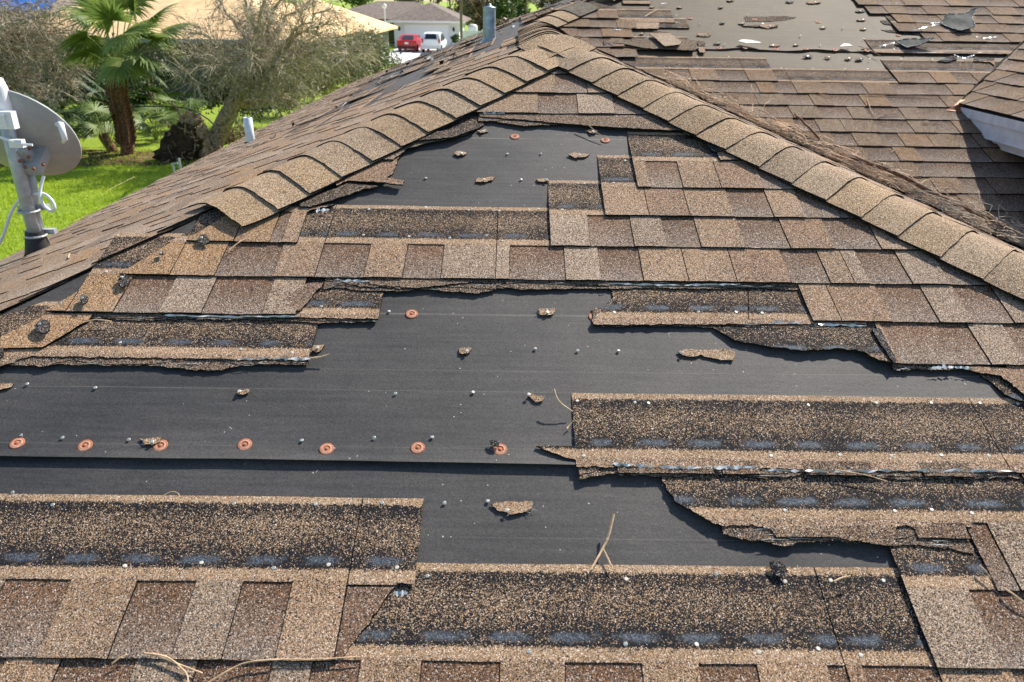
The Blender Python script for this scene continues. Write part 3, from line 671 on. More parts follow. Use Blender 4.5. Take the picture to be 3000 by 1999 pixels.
# dark tufts of asphalt still held by nails, beside the left hip and on the lower strip
for i, (x, y, w, h_, k) in enumerate([(473, 564, 26, 24, 7), (377, 597, 14, 10, 7), (292, 660, 30, 34, 6), (203, 706, 22, 24, 6), (108, 768, 34, 36, 5), (5, 825, 26, 34, 4), (1785, 1312, 44, 30, -1), (1136, 1026, 26, 14, 3), (1700 - 60, 345, 40, 26, 10), (1590, 318, 45, 12, 11)]):
    pts = [(x + w * .5 * cos(a) * rnd.uniform(.7, 1.1) - h_ * .15 * sin(a), y + h_ * .5 * sin(a) * rnd.uniform(.7, 1.1) + w * .2 * cos(a)) for a in [j * 2 * pi / 9 for j in range(9)]]
    o = scrap(NEAR, pts, near, 400 + i, (.15, .135, .12, .42), .004, .012, .004, fh=zrow(k) if k != 3 else None)
    if i < 6: u, s = D(x - w * .25, y - h_ * .3); put(nail0, NEAR, u, s, zrow(k)(u, s) + .009, R, .3, .72, nail_used)

# ---- hip and ridge caps
cap_mats = [M['shingle'], M['edge']]
def cap(name, Rp, Ld, A1, A2, L0, L1, tone, seed, w=.125, lift=.012, r=.03, parent=None, curl=0.0, thick=.0045, droop=.010):
    """a cap shingle folded over the ridge: lower end at Rp+Ld*L1, upper end at Rp+Ld*L0"""
    mb = MB(); nw, nl = 20, 7; V = []; B_ = []; uv = []; Rr = random.Random(seed)
    N = -(A1 + A2).normalized()
    asy = Rr.uniform(-.006, .006)
    for j in range(nl + 1):
        q = j / nl; t = L0 + (L1 - L0) * q
        for i in range(nw + 1):
            x = -w + 2 * w * i / nw
            sa = math.sqrt(x * x + r * r); d1, d2 = (sa + x) / 2, (sa - x) / 2
            tt = t + (.004 * nz(x * 30, seed, 0) if j in (0, nl) else 0) + asy * (x / w) * (1 if j == nl else 0)
            h = .004 + lift * (q ** 1.5) - droop * (x / w) ** 2 + .003 * nz(x * 7, t * 6, seed) + curl * max(0, q - .6) * (abs(x) / w)
            p = Rp + Ld * tt + A1 * d1 + A2 * d2 + N * h
            V.append(p); B_.append(p - N * thick); uv.append((x + seed * .37, .08))
    W_ = nw + 1
    top = [(j * W_ + i, j * W_ + i + 1, (j + 1) * W_ + i + 1, (j + 1) * W_ + i) for j in range(nl) for i in range(nw)]
    nrm = (V[1] - V[0]).cross(V[W_] - V[0])
    if nrm.dot(N) < 0: top = [f[::-1] for f in top]
    mb.add(V, top, 0, uv, [tone] * len(V)); mb.add(B_, [f[::-1] for f in top], 1)
    loop = list(range(W_)) + [j * W_ + nw for j in range(1, nl + 1)] + [nl * W_ + i for i in range(nw - 1, -1, -1)] + [j * W_ for j in range(nl - 1, 0, -1)]
    a = [V[k] for k in loop]; b = [B_[k] for k in loop]; n = len(a); mb.add(a + b, [(i, n + i, n + (i + 1) % n, (i + 1) % n) for i in range(n)], 1)
    return mb.build(name, cap_mats, parent or house)
APEX = Vector((0, YA, ZA))
def ctone(i, R): j = R.uniform(.86, 1.10); h_ = R.uniform(-.012, .012); return ((.335 + h_) * j, .236 * j, (.142 - h_) * j, R.uniform(.98, 1.12))
nN, nL, nR = NEAR.N, LEFT.N, RIGHT.N
R = random.Random(5)
for sg, other, tl in ((-1, LEFT, [.115 + .1185 * i for i in range(13)]), (1, RIGHT, [.115 + .1185 * i for i in range(28)])):
    Ld = Vector((sg * C_, -C_, -S_)).normalized()
    A1 = (Vector((0, -C_, -S_)) - Ld * Vector((0, -C_, -S_)).dot(Ld)).normalized()       # down the near slope
    dn = Vector((sg * C_, 0, -S_)); A2 = (dn - Ld * dn.dot(Ld)).normalized()
    for i, t in enumerate(tl):
        o = cap('hip_cap', APEX + nN * .010 + other.N * .007, Ld, A1, A2, t - .155, t + .004, ctone(i, R), 500 + i + 40 * (sg > 0), w=.172, lift=.0055, r=.05, curl=.012 if (sg < 0 and i == len(tl) - 1) else .002)
        if sg < 0 and i == len(tl) - 1: o['label'] = 'lowest hip cap at the left, end curled up over the bare hip'
A1 = Vector((C_, 0, -S_)); A2 = Vector((-C_, 0, -S_))
for i in range(17):
    y = 2.20 + .122 * i
    dr = .16 if i == 0 else .0
    cap('ridge_cap', Vector((0, 0, ZA + .006 + .012 * (y - 2.1))), Vector((0, -1, 0)), A1, A2, -(y + .165), -y + (.0 if i else .03), ctone(i, R), 600 + i, w=.155, lift=-.012 if i == 0 else .0015 + .002 * R.random(), r=.05, thick=.005)
Ld = Vector((-C_, -C_, -S_)).normalized(); dn = Vector((0, -C_, -S_)); A1 = (dn - Ld * dn.dot(Ld)).normalized(); dn = Vector((-C_, 0, -S_)); A2 = (dn - Ld * dn.dot(Ld)).normalized()
for i in range(9):
    t = -.02 - .125 * i
    if i in (3, 4): continue
    cap('hip_cap', Vector((0, YR, ZA + .016)), Ld, A1, A2, t - .19, t + .03, ctone(i, R) if i != 2 else (.16, .15, .11, .7), 640 + i, w=.16, lift=.010 if i < 3 else .004, r=.05)

# ---- side slope on the left: felt with long courses of shingles
mb = MB()
ss = lin(0, 6.0 / C_ - .2, .25)
plane_strip(mb, LEFT, ss, lambda s: -left_hi_y(s), lambda s: -(YA - 3 + s * C_ if s * C_ < 3 else YR - 3 + s * C_), lambda u, s: 0.0, 30)
side = mb.build('side_slope', [M['gfelt']], house)
R = random.Random(33)
LT = {'T': .0, }
for j in range(0, 34):
    s0 = j * EX - .02; x = -3 + s0 * C_
    ylo = (YA + x if x < 0 else YR + x) - .25; yhi = left_hi_y(s0)
    if yhi - ylo < .3: continue
    mb = MB(); y = ylo + R.uniform(0, .1)
    first = True
    while y < yhi:
        w = R.uniform(.35, .8) if y > 2.6 else .6
        pm = max(0, min(1, (y - 2.7) / .9)) * max(0, min(1, (j - 8.5 + (y - 3) * .35) / 3.5)) * .70
        if first or R.random() > pm:
            a, b = -min(y + w, yhi), -y
            tabs = rand_tabs(a, b, R, 'TOTWGT', 'TBtO')
            shingle_into(mb, LEFT, s0, a, b, tabs, j * 37 + int(y * 10), lift=.006, step=.05 if y < 6 else .12)
        elif mb.f: mb.build('shingle_course', SH, side); mb = MB()
        y += w; first = False
    if mb.f: mb.build('shingle_course', SH, side)
# edges of the side slope's shingles, cut along the bare hip
R = random.Random(4)
for i in range(170):     # pale shreds of film, scraps and lifted tabs all over the far part
    s = R.uniform(1.2, 4.0); y = R.uniform(3.6, 9.5)
    if not ((YA if s * C_ < 3 else YR) - 3 + s * C_ + .2 < y < left_hi_y(s) - .2): continue
    if i < 95:
        L_ = R.uniform(.03, .14); w = R.uniform(.006, .022); a = R.uniform(-.5, .5); h0 = R.uniform(.012, .04)
        c = [( -y + L_ * q * cos(a) + w * r_ * -sin(a), s + L_ * q * sin(a) + w * r_ * cos(a)) for q, r_ in ((-.5, -.6), (0, -.8), (.5, -.2), (.45, .5), (0, .8), (-.5, .4))]
        mb = MB(); _ti(mb, LEFT, c, lambda u, v: .018 + h0 * (.5 + nz(u * 20, v * 20, i)), .003, (.3, .22, .15, .7), 0, 0, .05, .1)
        mb.build('shingle_scrap', SH if R.random() < .72 else [M['film'], M['fiber']], side)
# lifted, flipped shingles near the far edge
for i, (px, py, L_, w) in enumerate([(1250, 165, .30, .14), (1610, 20, .22, .1), (1290, 150, .2, .06), (1380, 130, .25, .05)]):
    u, s = LEFT.uv(px, py)
    mb = MB(); pl = rough_line([(u - L_ / 2, s - w / 2, 1), (u + L_ / 2, s - w / 2, 1), (u + L_ * .45, s + w / 2, 1), (u - L_ * .4, s + w / 2, 1)], .01, .03, i)
    _ti(mb, LEFT, pl, lambda a, b: .02 + .05 * max(0, (s - b) / w + .3) + .02 * nz(a * 5, b * 5, i), .004, None, 0, 0, .05, .1)
    mb.build('loose_shingle', [M['back'], M['edge']], side)

# ---- wing slope behind the right hip, hidden but for its foot in the valley
mb = MB()
plane_strip(mb, RIGHT, lin(0, 3.2, .4), lambda s: YA - 3 + s * C_, lambda s: YR - 3 + s * C_, lambda u, s: -.002, 10, 2)
for j in range(23): 
    s0 = j * EX; a, b = YA - 3 + s0 * C_ - .1, YR - 3 + s0 * C_
    shingle_into(mb, RIGHT, s0, a, b, rand_tabs(a, b, R), j, step=.1)
mb.build('valley_slope', SH + [M['felt']], house)

# ---- main slope, upper right
mb = MB()
plane_strip(mb, MAIN, lin(-5.2, -.96, .4), lambda s: main_lo(s) - .02, lambda s: 6.0, lambda u, s: 0.0, 20)
plane_strip(mb, MAIN, [-.96, -.5, 0, .1], lambda s: main_lo(s) - .02, lambda s: XE + (MY + s * C_ - 3.632), lambda u, s: 0.0, 20)
plane_strip(mb, MAIN, [.1, .5, 1, 1.5, 2, 2.9], lambda s: main_lo(s) - .02, lambda s: XE + (MY + s * C_ - 3.632), lambda u, s: 0.0, 20)
def mfelt(u, s): return .003 + .016 * (.55 + nz(u * 4.2, 3, 5)) * math.exp(-max(0, s + .24) / .03)
V = []; uv = []; ds = [0, .006, .02, .05, .1, .3, .8]; nu = 80
for d in ds:
    for i in range(nu + 1):
        u = .3 + 3.0 * i / nu; s2 = -.24 + d + (.012 * nz(u * 4, 1, 3) + (.03 * max(0, 1 - abs(u - 1.30) / .12) + .02 * max(0, 1 - abs(u - 1.78) / .08)) * (d < .05)) * (1 if d < .3 else 0)
        V.append(MAIN.at(max(u, main_lo(s2)), s2, mfelt(u, s2) if d < .3 else .003)); uv.append((u, s2))
mb.add(V, [(j * (nu + 1) + i, j * (nu + 1) + i + 1, (j + 1) * (nu + 1) + i + 1, (j + 1) * (nu + 1) + i) for j in range(len(ds) - 1) for i in range(nu)], 0, uv)
main = mb.build('main_slope', [M['feltb']], house, True)
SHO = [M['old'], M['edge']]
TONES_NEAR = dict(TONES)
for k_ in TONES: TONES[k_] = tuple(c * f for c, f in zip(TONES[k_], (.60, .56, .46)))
def mrow(n): return (n - .7) * EX
def mx(px, py): return MAIN.uv(px, py)[0]
def mseg(n, a, b, seed, pal='tTTGO', dark='BtBDB', lo=.10, hi=.2, **kw):
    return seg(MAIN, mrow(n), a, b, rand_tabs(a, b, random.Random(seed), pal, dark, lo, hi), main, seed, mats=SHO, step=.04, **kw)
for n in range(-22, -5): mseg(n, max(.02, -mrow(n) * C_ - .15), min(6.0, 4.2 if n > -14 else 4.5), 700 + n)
mseg(-5, -mrow(-5) * C_ - .15, 3.3, 695)
mseg(-4, .35, 1.44, 696); mseg(-4, mx(2598, 195), 3.2, 697)
def mstrip(n, x0, x1, seed, vlo=.13, vhi=H, label=None, amp=.005):
    s0 = mrow(n); pl = rough_line([(x0, s0 + vhi, .3), (x0 + .004, s0 + vlo, .6), (x1, s0 + vlo, .3), (x1, s0 + vhi, .3)], amp, .012, seed); mb = MB()
    pl = [(MAIN.clip(u, s), s) for u, s in pl]
    _ti(mb, MAIN, pl, lambda u, s: hgt(s - s0) + T2 + TL + wav(u, s), T2 + TL, None, s0, x0, .06); o = mb.build('shingle', SHO, main)
    if label: o['label'] = label
    return o
mstrip(-2, mx(2537, 120), 3.4, 721, .12, label='long tabless strip on the main slope ending at the valley')
mstrip(-2, .60, .98, 722, .12)
def mpoly(pts, n, seed, tone=(.30, .21, .14, .8), name='shingle', h=.004, vfix=None, label=None, bend=None, mats=None, amp=.008):
    s0 = mrow(n); pl = rough_line([MAIN.uv(*p) + (1,) for p in pts], amp, .012, seed); mb = MB()
    pl = [(MAIN.clip(u, s), s) for u, s in pl]
    zf = bend or (lambda u, s: hgt(max(0, min(H, s - s0))) + h + wav(u, s))
    _ti(mb, MAIN, pl, zf, .005, tone, s0, pl[0][0], .05, vfix); o = mb.build(name, mats or SHO, main)
    if label: o['label'] = label
    return o
Z4 = lambda x, y: (2250 + x / 3.136, y / 3.136)
Z3 = lambda x, y: (1500 + x / 3.136, y / 3.136)
# upper right block
for n, x0 in ((0, Z4(1700, 130)), (1, Z4(1700, 130)), (2, Z4(1740, 100)), (3, Z4(1650, 0)), (4, Z4(1600, 0))):
    u0 = {0: 2.56, 1: 2.42, 2: 2.46, 3: 2.32, 4: 2.28}[n]
    mseg(n, u0, 4.6, 740 + n)
mstrip(-1, mx(*Z4(1375, 200)), 2.62, 731, .16)
mpoly([Z4(1260, 235), Z4(1310, 290), Z4(1440, 230), Z4(1480, 200)], 0, 751, (.16, .13, .10, .6), vfix=.25)
mpoly([Z4(1035, 180), Z4(1070, 215), Z4(1180, 226), Z4(1270, 215), Z4(1450, 195), Z4(1200, 185)], 0, 752, (.26, .19, .13, .7), vfix=.25)
mpoly([Z4(1040, 265), Z4(1100, 285), Z4(1280, 305), Z4(1400, 315), Z4(1480, 300), Z4(1500, 285), Z4(1250, 270)], -1, 753, (.26, .19, .13, .7), vfix=.25)
mpoly([Z4(1370, 110), Z4(1480, 220), Z4(1590, 225), Z4(1680, 130)], 1, 754, (.22, .15, .10, .7), vfix=.26)
mpoly([Z4(-220, 145), Z4(-205, 192), Z4(30, 190), Z4(160, 178), Z4(262, 150), Z4(150, 140)], 0, 755, (.28, .20, .13, .7), vfix=.26, label='long pointed scrap lying alone on the bare main slope')
mpoly([Z4(-240, 235), Z4(-120, 222), Z4(0, 228), Z4(95, 226), Z4(90, 244), Z4(-60, 246)], 0, 756, (.34, .26, .18, .9), name='shingle_scrap')
mpoly([Z4(1560, 560), Z4(1690, 505), Z4(1740, 540), Z4(1650, 570)], -3, 757, (.03, .035, .035, .2), name='torn_tab')
mpoly([Z4(1880, 350), Z4(1900, 330), Z4(2000, 350), Z4(2110, 345), Z4(2200, 330), Z4(2230, 372), Z4(1900, 375)], -1, 758, (.33, .22, .13, .8))
mpoly([Z4(1890, 560), Z4(1900, 520), Z4(1950, 525), Z4(2080, 530), Z4(2080, 600), Z4(2040, 570)], -3, 759, (.38, .24, .13, .95))
# left block beside the ridge, course by course with ripped right ends
for n, xe, lo in ((-2, .62, .3), (-1, .55, .2), (0, .62, .1), (1, .66, .2), (2, .55, .3), (3, .62, .5), (4, .72, .6), (5, .78, .75)):
    if xe > lo + .12: mseg(n, lo - .05, xe, 760 + n, 'tTtO', 'BBt', .12, .22, lift=.006)
mstrip(1, .55, .93, 771, .1); mstrip(0, .3, 1.02, 772, .17, H, amp=.008); mstrip(3, .6, .8, 774, .12); mstrip(4, .7, .86, 775, .14)
mpoly([Z3(985, 165), Z3(990, 270), Z3(1350, 272), Z3(1350, 180)], 1, 773, (.40, .28, .18, .95))
mpoly([Z3(840, 385), Z3(845, 425), Z3(920, 405), Z3(1050, 425), Z3(1190, 460), Z3(1680, 485), Z3(1700, 390), Z3(1500, 360)], -1, 776, (.27, .19, .12, .6), h=.012)
mpoly([Z3(1300, 315), Z3(1260, 345), Z3(1400, 470), Z3(1530, 455), Z3(1545, 420), Z3(1440, 335)], -1, 777, (.38, .29, .2, 1.0), h=.03, name='loose_cap', label='detached cap shingle lying on the main slope by the ridge end')
mpoly([Z3(1700, 370), Z3(1720, 485), Z3(1775, 485), Z3(1772, 378)], -2, 778, (.40, .28, .19, .95))
# flipped flaps showing their grey backs
def flip(pts, seed, top, base, lab):
    pl = rough_line([MAIN.uv(*p) + (1,) for p in pts], .008, .015, seed); ub, sb = MAIN.uv(*base)
    ms = max(((p[0] - ub) ** 2 + (p[1] - sb) ** 2) ** .5 for p in pl); mb = MB()
    _ti(mb, MAIN, pl, lambda u, s: .02 + top * (((u - ub) ** 2 + (s - sb) ** 2) ** .5 / ms) ** 1.2 + .01 * nz(u * 9, s * 9, seed), .006, None, 0, 0, .03, .1, 0, 1)
    for i in range(0, len(pl)):
        q, q2 = pl[i], pl[(i + 1) % len(pl)]
        if i % 3 != 2: 
            zz = lambda p: .022 + top * (((p[0] - ub) ** 2 + (p[1] - sb) ** 2) ** .5 / ms) ** 1.2 + .01 * nz(p[0] * 9, p[1] * 9, seed)
            mb.tube([MAIN.at(*q, zz(q)), MAIN.at(*q2, zz(q2))], .0022, 4, 2)
    o = mb.build('folded_flap', [M['back'], M['edge'], M['fiber']], main); o['label'] = lab
flip([Z4(1590, 235), Z4(1600, 195), Z4(1640, 170), Z4(1700, 172), Z4(1780, 175), Z4(1840, 155), Z4(1888, 155), Z4(1850, 225), Z4(1880, 290), Z4(1760, 318), Z4(1690, 290), Z4(1650, 265)], 5, .05, Z4(1590, 260), 'grey underside of a folded shingle, upper right')
flip([Z4(1170, 395), Z4(1230, 388), Z4(1330, 392), Z4(1400, 405), Z4(1495, 415), Z4(1380, 455), Z4(1270, 470), Z4(1220, 430)], 6, .04, Z4(1180, 420), 'grey triangular underside of a folded shingle above the valley strip')
for a_ in [(*Z4(1020, 440), *Z4(1170, 400), .016), (*Z4(1330, 290), *Z4(1590, 230), .016), (*Z4(1870, 335), *Z4(1960, 365), .02), (*Z4(1960, 365), *Z4(2110, 350), .022), (*Z4(1700, 515), *Z4(1790, 550), .02), (*Z4(1790, 550), *Z4(1890, 520), .018), (*Z4(1300, 490), *Z4(1800, 497), .009), (*Z4(1800, 497), *Z4(2200, 490), .007), (*Z4(1480, 225), *Z4(1590, 222), .02), (*Z3(1180, 395), *Z3(1320, 315), .012), (*Z3(850, 425), *Z3(930, 405), .014), (*Z3(930, 285), *Z3(1010, 285), .02), (*Z3(1365, 45), *Z3(1430, 40), .02), (*Z4(1040, 780), *Z4(1080, 870), .012)]: film(0, *a_, fr=MAIN, parent=main, h=.02, seed=int(a_[0]))
# curled bottom edge of the upper felt sheet, pale underside showing
for i, pts in enumerate([[Z3(2075, 400), Z3(2110, 385), Z3(2190, 395), Z3(2285, 420), Z3(2270, 428), Z3(2130, 418)], [Z4(650, 445), Z4(690, 418), Z4(740, 425), Z4(775, 445)]]):
    mpoly(pts, 0, 790 + i, name='felt_fold', bend=lambda u, s: .03 + .01 * nz(u * 8, s * 8, 1), mats=[M['paper'], M['paper']], amp=.004)
# scraps, nails and caps on the bare felt of the main slope
R = random.Random(77)
def mput(px, py, h=.0, sc=1.0, d=None): u, s = MAIN.uv(px, py); put(nail0, MAIN, u, s, h + .002, R, .3, sc, nail_used, main, d)
for (x, y, w) in [(255, 62, 50), (430, 65, 60), (615, 68, 40), (2 - 160, 210, 70), (90 - 20, 215, 36), (225 - 60 - 15, 220, 80), (350 - 75, 225, 40), (420 - 75, 318, 130), (200 - 75 - 10, 398, 60)]:
    pass
scr = [(2117, 66, 9), (2172, 68, 10), (2233, 69, 7), (1980, 67, 11), (1910, 20, 8), (2140, 0, 12), (2315, 4, 14), (2384, 6, 22), (1991, 21, 9), (2112, 21, 8), (2052, 69, 7), (2063, 95 + 6, 22), (1985, 66, 10), (2350 - 100, 76, 26), (2411, 80, 11), (2472, 81, 7), (2530, 84, 11), (2524, 57, 13), (2521, 32, 15), (2582, 33, 8), (2563, 8, 10), (2623, 10, 7), (2678, 13, 11), (2719, 14, 6), (2368, 164, 17), (2425, 167, 10), (2487, 170, 12), (2518, 172, 13), (2270, 132, 16), (2332, 131, 9), (2102, 127, 11), (2122, 130, 4), (2536, 142, 14), (2188, 42, 7), (1820 + 160, 45, 6), (2346, 104, 6), (2403, 132, 5), (1880, 98, 8)]
for i, (x, y, w) in enumerate(scr):
    if w >= 8:
        pts = [(x + w * cos(a) * rnd.uniform(.8, 1.1), y + (1.2 + w * .14) * sin(a) * rnd.uniform(.7, 1.2)) for a in [j * 2 * pi / 8 for j in range(8)]]
        scrap(MAIN, pts, main, 500 + i, (.36, .28, .2, .95) if i % 3 else (.30, .28, .25, .6), .003, .01, .004, fh=lambda u, s: 0.0, conv=MAIN.uv)
    mput(x + R.uniform(-.4, .4) * w, y + 1, .004, .85, nail_b if i % 2 else None)
for (x, y) in [(2022, 51), (2211, 54), (2398, 62), (2107, 139), (2183, 140), (2274, 142), (2361, 143), (2446, 146), (2540, 149), (2634, 101), (2783, 103)]:
    u, s = MAIN.uv(x, y); put(cap0, MAIN, u, s, mfelt(u, s) + .001, R, .1, 1.1, cap_used, main)
for n, us in ((-4, (.6, .8, 1.0, 1.2, 1.36, 2.1, 2.3, 2.5, 2.7)), (-5, (1.5, 1.7, 1.9, 2.04)), (-2, (2.0, 2.15, 2.3, 2.5, 2.7, 2.9, 3.0))):
    for u in us: put(nail0, MAIN, u, mrow(n) + R.choice((.168, .168, .32)), hgt(.168) + .001, R, .2, .7, nail_used, main, nail_b)

# ---- cross gable at the right edge
mb = MB()
plane_strip(mb, DORM, [0, .5, 1, 2, 3.0], lambda s: -(3.632 + s * C_), lambda s: -.6, lambda u, s: -.006, 12, 2)
R = random.Random(9)
for j in range(14):
    s0 = j * EX; a, b = -(3.632 + s0 * C_) - .1, -.6
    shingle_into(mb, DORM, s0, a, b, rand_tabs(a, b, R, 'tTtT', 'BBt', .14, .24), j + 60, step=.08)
gable = mb.build('cross_gable', SHO + [M['felt']], house)
mb = MB(); y0, y1 = .6, 3.66
def bx(mb, x0, x1, ya, yb, z0, z1, mi=0): mb.box(((x0 + x1) / 2, (ya + yb) / 2, (z0 + z1) / 2), (abs(x1 - x0), abs(yb - ya), abs(z1 - z0)), None, mi)
bx(mb, XE + .012, XE + .034, y0, y1, ZE - .135, ZE - .002); bx(mb, XE + .002, XE + .0115, y0, y1, ZE - .052, ZE - .004); bx(mb, XE + .008, XE + .0118, y0, y1, ZE - .135, ZE - .128)
mb.build('fascia', [M['white']], gable)
mb = MB(); bx(mb, XE + .035, XE + .42, y0, y1, ZE - .15, ZE - .138); mb.build('soffit', [M['white']], gable)
mb = MB(); bx(mb, XE + .05, XE + .30, 2.2, 3.66, ZE - .178, ZE - .151); mb.build('eave_return', [M['white']], gable)
mb = MB(); bx(mb, XE + .42, XE + .5, y0, 4.2, -1.6, ZE - .14); mb.build('gable_wall', [M['white']], gable)
mb = MB(); pts = [Z4(1620, 1022), Z4(1690, 1002), Z4(1745, 964), Z4(1815, 975), Z4(1888, 1000), Z4(1800, 1015), Z4(1750, 1030)]
V = []
for i, p in enumerate(pts): u, s = MAIN.uv(*p); V.append(MAIN.at(u, s, [.022, .028, .045, .05, .035, .012, .012][i]))
mb.add(V + [v - MAIN.N * .002 for v in V], [tuple(range(7))[::-1], tuple(range(7, 14))] + [(i, (i + 1) % 7, 7 + (i + 1) % 7, 7 + i) for i in range(7)]); mb.build('corner_flashing', [M['copper']], gable)
mb = MB()
pts = [Vector((XE + d, 3.632 + d, ZE + d * TT + .016 + .004 * nz(d * 9, 1))) + Vector((1, -1, 0)) * .012 * nz(d * 12, 5) for d in lin(-.02, 2.4, .03)]
mb.tube(pts, [.005 + .004 * nz(i * .7, 2) for i in range(len(pts))], 5); mb.build('valley_sealant', [M['edge']], gable)
# walls below the eaves
mb = MB()
bx(mb, -2.6, -2.4, -.4, 12.2, GZ, -.25); bx(mb, -2.4, 2.6, -.4, -.2, GZ, -.25); mb.build('outer_wall', [M['white']], house)
mb = MB(); bx(mb, -2.93, -2.4, -.8, 12.6, -.44, -.41); mb.build('eave_board', [M['white']], house)

# ------------------------------------------------------------------ ground and neighbourhood
def ground(px, py, z=GZ):
    d = CR * ((px - 1500) / FPX) + CU * ((999.5 - py) / FPX) + CF; t = (z - CP.z) / d.z; return CP + d * t
def grass_mat():
    m, nt, nd, lk, b = mat('lawn_grass'); B = NB(nt); pos = B.n("ShaderNodeNewGeometry").outputs["Position"]
    n1 = B.noise(.8, 4, pos); n2 = B.noise(9, 4, pos, .7); n3 = B.noise(45, 3, pos, .7)
    c = B.mix(B.ramp(n1, [(.35, 0), (.65, 1)]), (.22, .33, .012), (.31, .40, .022))
    c = B.mix(B.ramp(n2, [(.35, .7), (.6, 0)]), c, (.13, .22, .008)); c = B.mix(B.ramp(n3, [(.55, 0), (.8, .5)]), c, (.28, .30, .05))
    B.l(c, b.inputs["Base Color"]); b.inputs["Roughness"].default_value = .7; b.inputs["Specular IOR Level"].default_value = .25
    B.bump(B.math('ADD', n2, n3), .8, .05, b); return m
def foliage(name, a, b_, trans=.25):
    m, nt, nd, lk, b = mat(name); B = NB(nt)
    oi = B.n("ShaderNodeNewGeometry"); f = B.n("ShaderNodeMath", operation='FRACT'); n1 = B.noise(3.0, 3)
    r = oi.outputs["Random Per Island"]
    c = B.mix(B.math('MULTIPLY_ADD', r, .7, B.math('MULTIPLY', n1, .35), clamp=True), a, b_); B.l(c, b.inputs["Base Color"])
    b.inputs["Roughness"].default_value = .5; b.inputs["Specular IOR Level"].default_value = .4
    tr = B.n("ShaderNodeBsdfTranslucent"); B.l(c, tr.inputs[0]); ms = B.n("ShaderNodeMixShader"); ms.inputs[0].default_value = trans
    B.l(b.outputs[0], ms.inputs[1]); B.l(tr.outputs[0], ms.inputs[2]); B.l(ms.outputs[0], nd["Material Output"].inputs[0]); return m
M['grass'] = grass_mat()
M['blade'] = foliage('grass_blades', (.26, .39, .012), (.44, .54, .04), .45)
M['palm'] = foliage('palm_leaf', (.085, .16, .03), (.27, .33, .09), .35)
M['palmy'] = simple('palm_stalk', (.26, .30, .06), .5, .4, nscale=6, namp=.3)
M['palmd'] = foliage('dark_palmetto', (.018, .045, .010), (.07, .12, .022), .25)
M['olive'] = foliage('olive_leaf', (.10, .10, .035), (.30, .275, .14), .25)
M['grey'] = foliage('dry_grey_leaf', (.14, .125, .085), (.40, .35, .26), .2)
M['green'] = foliage('green_leaf', (.035, .08, .012), (.14, .20, .03), .3)
M['dark'] = foliage('dark_leaf', (.012, .026, .007), (.055, .08, .02), .2)  # dark green leaves of the understory shrubs and one far tree
M['brownleaf'] = foliage('brown_leaf', (.12, .075, .03), (.26, .19, .07), .25)
M['bark'] = simple('tree_bark', (.33, .25, .165), .9, .2, nscale=14, namp=.55, bump=.8, bdist=.03)
M['twigs'] = simple('pale_twig', (.50, .42, .31), .85, .2, nscale=7, namp=.5)
M['palmbark'] = simple('palm_boots', (.235, .125, .065), .9, .2, nscale=22, namp=.65, bump=1, bdist=.04)
M['soil'] = simple('root_soil', (.075, .05, .03), .95, .1, nscale=7, col2=(.022, .015, .010), bump=1, bdist=.08)
M['soilp'] = simple('pale_soil', (.34, .25, .16), .95, .1, nscale=9, namp=.5)
M['mulch'] = simple('brown_mulch', (.14, .085, .05), .95, .1, nscale=5, namp=.7, bump=.8, bdist=.05)
M['conc'] = simple('driveway_concrete', (.74, .72, .69), .85, .3, nscale=1.2, namp=.1)
M['dishm'] = simple('grey_dish_paint', (.33, .345, .35), .5, .45, nscale=20, namp=.08)
M['mast'] = simple('galvanised_mast', (.43, .47, .49), .42, .5, .25, nscale=30, namp=.15)
M['rubber'] = simple('black_rubber', (.022, .022, .024), .6, .4)
M['cable'] = simple('white_cable', (.74, .76, .78), .4, .5)
M['bolt'] = simple('rusty_bolt', (.20, .08, .05), .6, .4)
M['wallw'] = simple('white_stucco', (.86, .87, .86), .85, .2, nscale=40, namp=.06)
M['door'] = simple('garage_door_paint', (.84, .86, .88), .6, .3)
M['groof'] = simple('grey_brown_shingles', (.21, .17, .145), .9, .2, nscale=3.0, namp=.25)
M['oroof'] = simple('bare_roof_sheathing', (.84, .57, .31), .85, .2, nscale=1.6, namp=.16)
M['owall'] = simple('grey_green_stucco', (.20, .20, .165), .9, .2, nscale=3, namp=.3)
M['slat'] = simple('grey_slats', (.25, .28, .29), .7, .3)
M['glass'] = simple('dark_glass', (.015, .018, .02), .08, .6)
M['red'] = simple('red_car_paint', (.52, .020, .030), .22, .6)
M['wcar'] = simple('white_car_paint', (.78, .79, .80), .22, .6)
M['tyre'] = simple('tyre', (.02, .02, .02), .8, .3)
M['rim'] = simple('alloy_rim', (.5, .5, .52), .3, .5, .7)
M['lampr'] = simple('tail_lamp', (.45, .02, .02), .25, .5)
M['plate'] = simple('number_plate', (.75, .76, .74), .5, .4)
M['tarp'] = simple('blue_tarp', (.03, .15, .52), .5, .4, nscale=2, namp=.3)
M['pot'] = simple('teal_glaze', (.015, .16, .22), .2, .6)
M['zinc'] = simple('galvanised_vent', (.36, .44, .50), .45, .5, .45, nscale=16, namp=.3, bump=.3, bdist=.01)
M['pvc'] = simple('white_pvc', (.62, .70, .76), .4, .4, nscale=30, namp=.12)
M['pole'] = simple('grey_timber', (.22, .19, .14), .85, .2, nscale=20, namp=.4)
M['clay'] = simple('terracotta', (.42, .17, .08), .8, .2)
def single(mb, name, mats, label, cat, group=None, smooth=False):
    return tag(mb.build(name, mats, None, smooth), label, cat, group)

